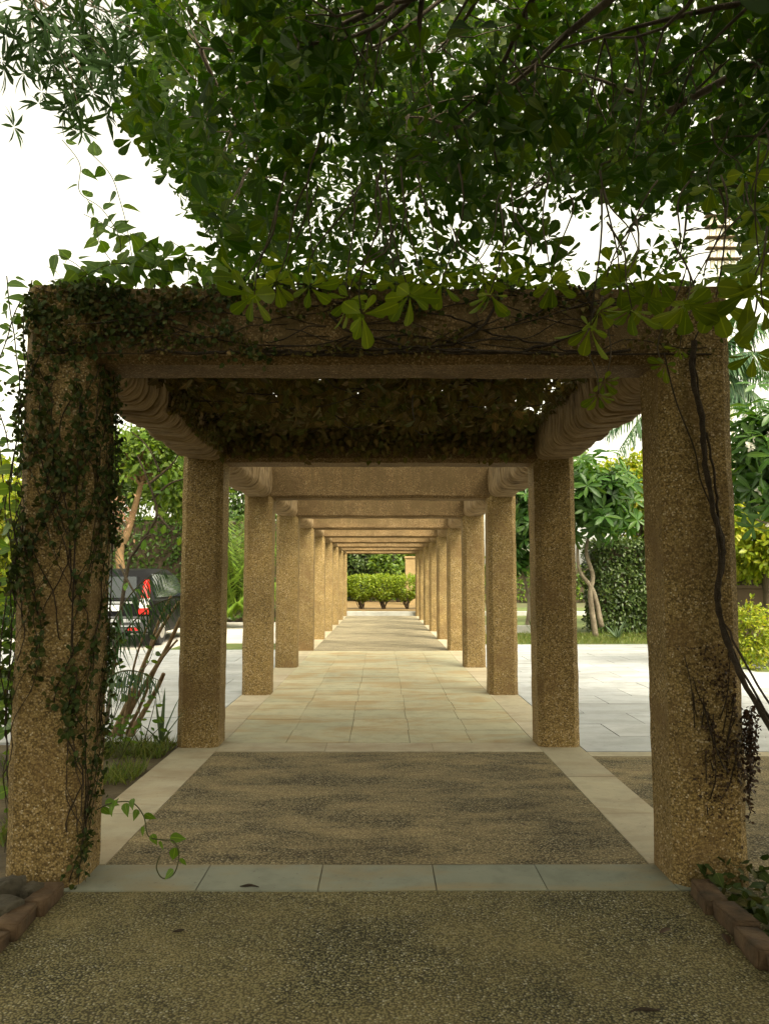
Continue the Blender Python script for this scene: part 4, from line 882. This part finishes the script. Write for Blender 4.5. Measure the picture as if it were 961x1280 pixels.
for s_ in (-1, 1):
    m = MB(); q = [(.868, .42, 1.05), (.868, 2.85, 1.05), (.715, 2.5, 1.54), (.722, .52, 1.56)]; m.add([(CXc+s_*(x+.012), CYc+y, z) for x, y, z in q]+[(CXc+s_*(x-.02), CYc+y, z) for x, y, z in q], [(0, 1, 2, 3), (7, 6, 5, 4), (0, 4, 5, 1), (1, 5, 6, 2), (2, 6, 7, 3), (3, 7, 4, 0)]); m.build('side_window', M['glass'], car)
    tl = MB()
    def lampseg(z0, z1, mat, name, par):
        f = lambda z: (z-.70)/(1.44-.70)
        m = MB(); vs = []
        for z in (z0, z1):
            xi = .62+.09*f(z); xo = .86-.11*f(z); y_ = -.03+.16*max(0, f(z)-.35)
            for x, yy in ((xi, y_), (xo, y_+.02), (xo+.02, y_+.16), (xi, y_+.12)): vs.append((CXc+s_*x, CYc+yy, z))
        m.add(vs, [(0, 1, 5, 4), (1, 2, 6, 5), (2, 3, 7, 6), (3, 0, 4, 7), (4, 5, 6, 7), (3, 2, 1, 0)]); return m.build(name, M[mat], par)
    L0 = lampseg(.70, .83, 'redlens', 'tail_light', car); lampseg(.832, 1.04, 'whitelens', 'clear_lens', L0); lampseg(1.042, 1.44, 'redlens', 'upper_lens', L0)
    for y_ in (.80, 3.45):
        t_ = MB(); ax = CXc+s_*.80
        def wheel(r0, x0, x1, nm, mt_, par, rin=0):
            m = MB(); ring = [[(x, CYc+y_+math.cos(a)*r, .34+math.sin(a)*r) for a in [2*math.pi*k/28 for k in range(28)]] for x, r in ((ax+x0, r0*.92), (ax+x0*.8, r0), (ax+x1*.8, r0), (ax+x1, r0*.92))]; m.rings(ring); return m.build(nm, M[mt_], par)
        w_ = wheel(.345, -.11, .11, 'wheel', 'tyre', car); wheel(.21, -.118, .118, 'rim', 'rim', w_)
        for k in range(5):
            a = 2*math.pi*k/5
    cbox('reflector', s_*.55-.12 if s_ > 0 else -.67, s_*.55+.12 if s_ > 0 else -.43, -.075, -.05, .36, .42, 'redlens', bev=.004)
cbox('bumper', -.86, .86, -.06, .12, .32, .66, 'plasticgrey', bev=.04); cbox('chrome_strip', -.70, .70, -.075, -.05, .53, .60, 'chrome', bev=.008); cbox('lower_trim', -.6, .6, -.078, -.055, .44, .465, 'chrome', bev=.004)
cbox('number_plate', -.27, .22, -.03, -.012, .77, .90, 'plate', bev=.003); cbox('tailgate_trim', -.5, .5, -.028, .0, .925, .97, 'chrome', bev=.006); cbox('mirror', .9, 1.1, 2.55, 2.68, 1.02, 1.16, 'carpaint', bev=.03)

# ================================================================== FLOODLIGHT MAST, far right
FY = 120; c = P(903, 318, FY); fl = empty('floodlight_mast', (c[0], FY, 0), 'pale floodlight mast with a grid of lamps far off above the right column', 'mast')
zb = P(903, 337, FY)[2]; zt = P(903, 270, FY)[2]
m = MB()
for s_ in (-1, 1): m.tube([(c[0]+s_*1.1, FY+.6, -.1), (c[0]+s_*.55, FY+.6, zb+.3)], [.28, .16], 8)
for k in range(12): z = 2+k*(zb-3)/12; w_ = 1.1-.55*z/zb; m.tube([(c[0]-w_, FY+.6, z), (c[0]+w_, FY+.6, z+.3)], .06, 5)
m.build('mast_legs', M['steel'], fl, True)
nr = 5; hh = (zt-zb)/nr; hw = 2.2
for r_ in range(nr):
    for k in range(4):
        x = c[0]-hw+.2+k*(2*hw/4); m = MB(); m.box(x, x+2*hw/4-.4, FY-.35, FY+.1, zb+r_*hh+.2, zb+(r_+1)*hh-.3); m.build('lamp_panel', M['steel'], fl, bevel=.05)
    m = MB(); m.box(c[0]-hw-.5, c[0]+hw+.5, FY-1.0, FY+.4, zb+(r_+1)*hh-.09, zb+(r_+1)*hh); 
    for k in range(10): x = c[0]-hw-.45+k*(2*hw+.9)/9; m.box(x-.03, x+.03, FY-1.0, FY-.94, zb+(r_+1)*hh, zb+(r_+1)*hh+.45)
    m.build('catwalk', M['darksteel'], fl)

# ================================================================== LIGHT
w = bpy.data.worlds.new('World'); SC.world = w; w.use_nodes = True; nt = w.node_tree; nt.nodes.clear()
sky = nt.nodes.new('ShaderNodeTexSky'); sky.sky_type = 'NISHITA'; sky.sun_disc = False; sky.sun_elevation = R(50); sky.sun_rotation = R(150); sky.dust_density = 4; sky.air_density = 1.0
hs_ = nt.nodes.new('ShaderNodeHueSaturation'); hs_.inputs['Saturation'].default_value = .12
bg = nt.nodes.new('ShaderNodeBackground'); bg.inputs['Strength'].default_value = .15; tint = nt.nodes.new('ShaderNodeMix'); tint.data_type = 'RGBA'; tint.blend_type = 'MULTIPLY'; tint.inputs[0].default_value = 1; tint.inputs[7].default_value = (1, .935, .72, 1); wo = nt.nodes.new('ShaderNodeOutputWorld')
nt.links.new(sky.outputs[0], hs_.inputs['Color']); nt.links.new(hs_.outputs[0], tint.inputs[6]); nt.links.new(tint.outputs[2], bg.inputs['Color']); nt.links.new(bg.outputs[0], wo.inputs['Surface'])
sd = bpy.data.lights.new('sun', 'SUN'); sd.energy = 1.5; sd.angle = R(25); sd.color = (1, .91, .72); so = bpy.data.objects.new('sun', sd); COL.objects.link(so)
az = R(150); el = R(50); dirv = Vector((math.sin(az)*math.cos(el), math.cos(az)*math.cos(el), math.sin(el))); so.rotation_euler = dirv.to_track_quat('Z', 'Y').to_euler()
vs = SC.view_settings; vs.view_transform = 'Standard'; vs.look = 'None'; vs.exposure = 1.95; vs.gamma = 1
SC.cycles.max_bounces = 8; SC.cycles.diffuse_bounces = 5; SC.cycles.transmission_bounces = 4; SC.cycles.sample_clamp_indirect = 6
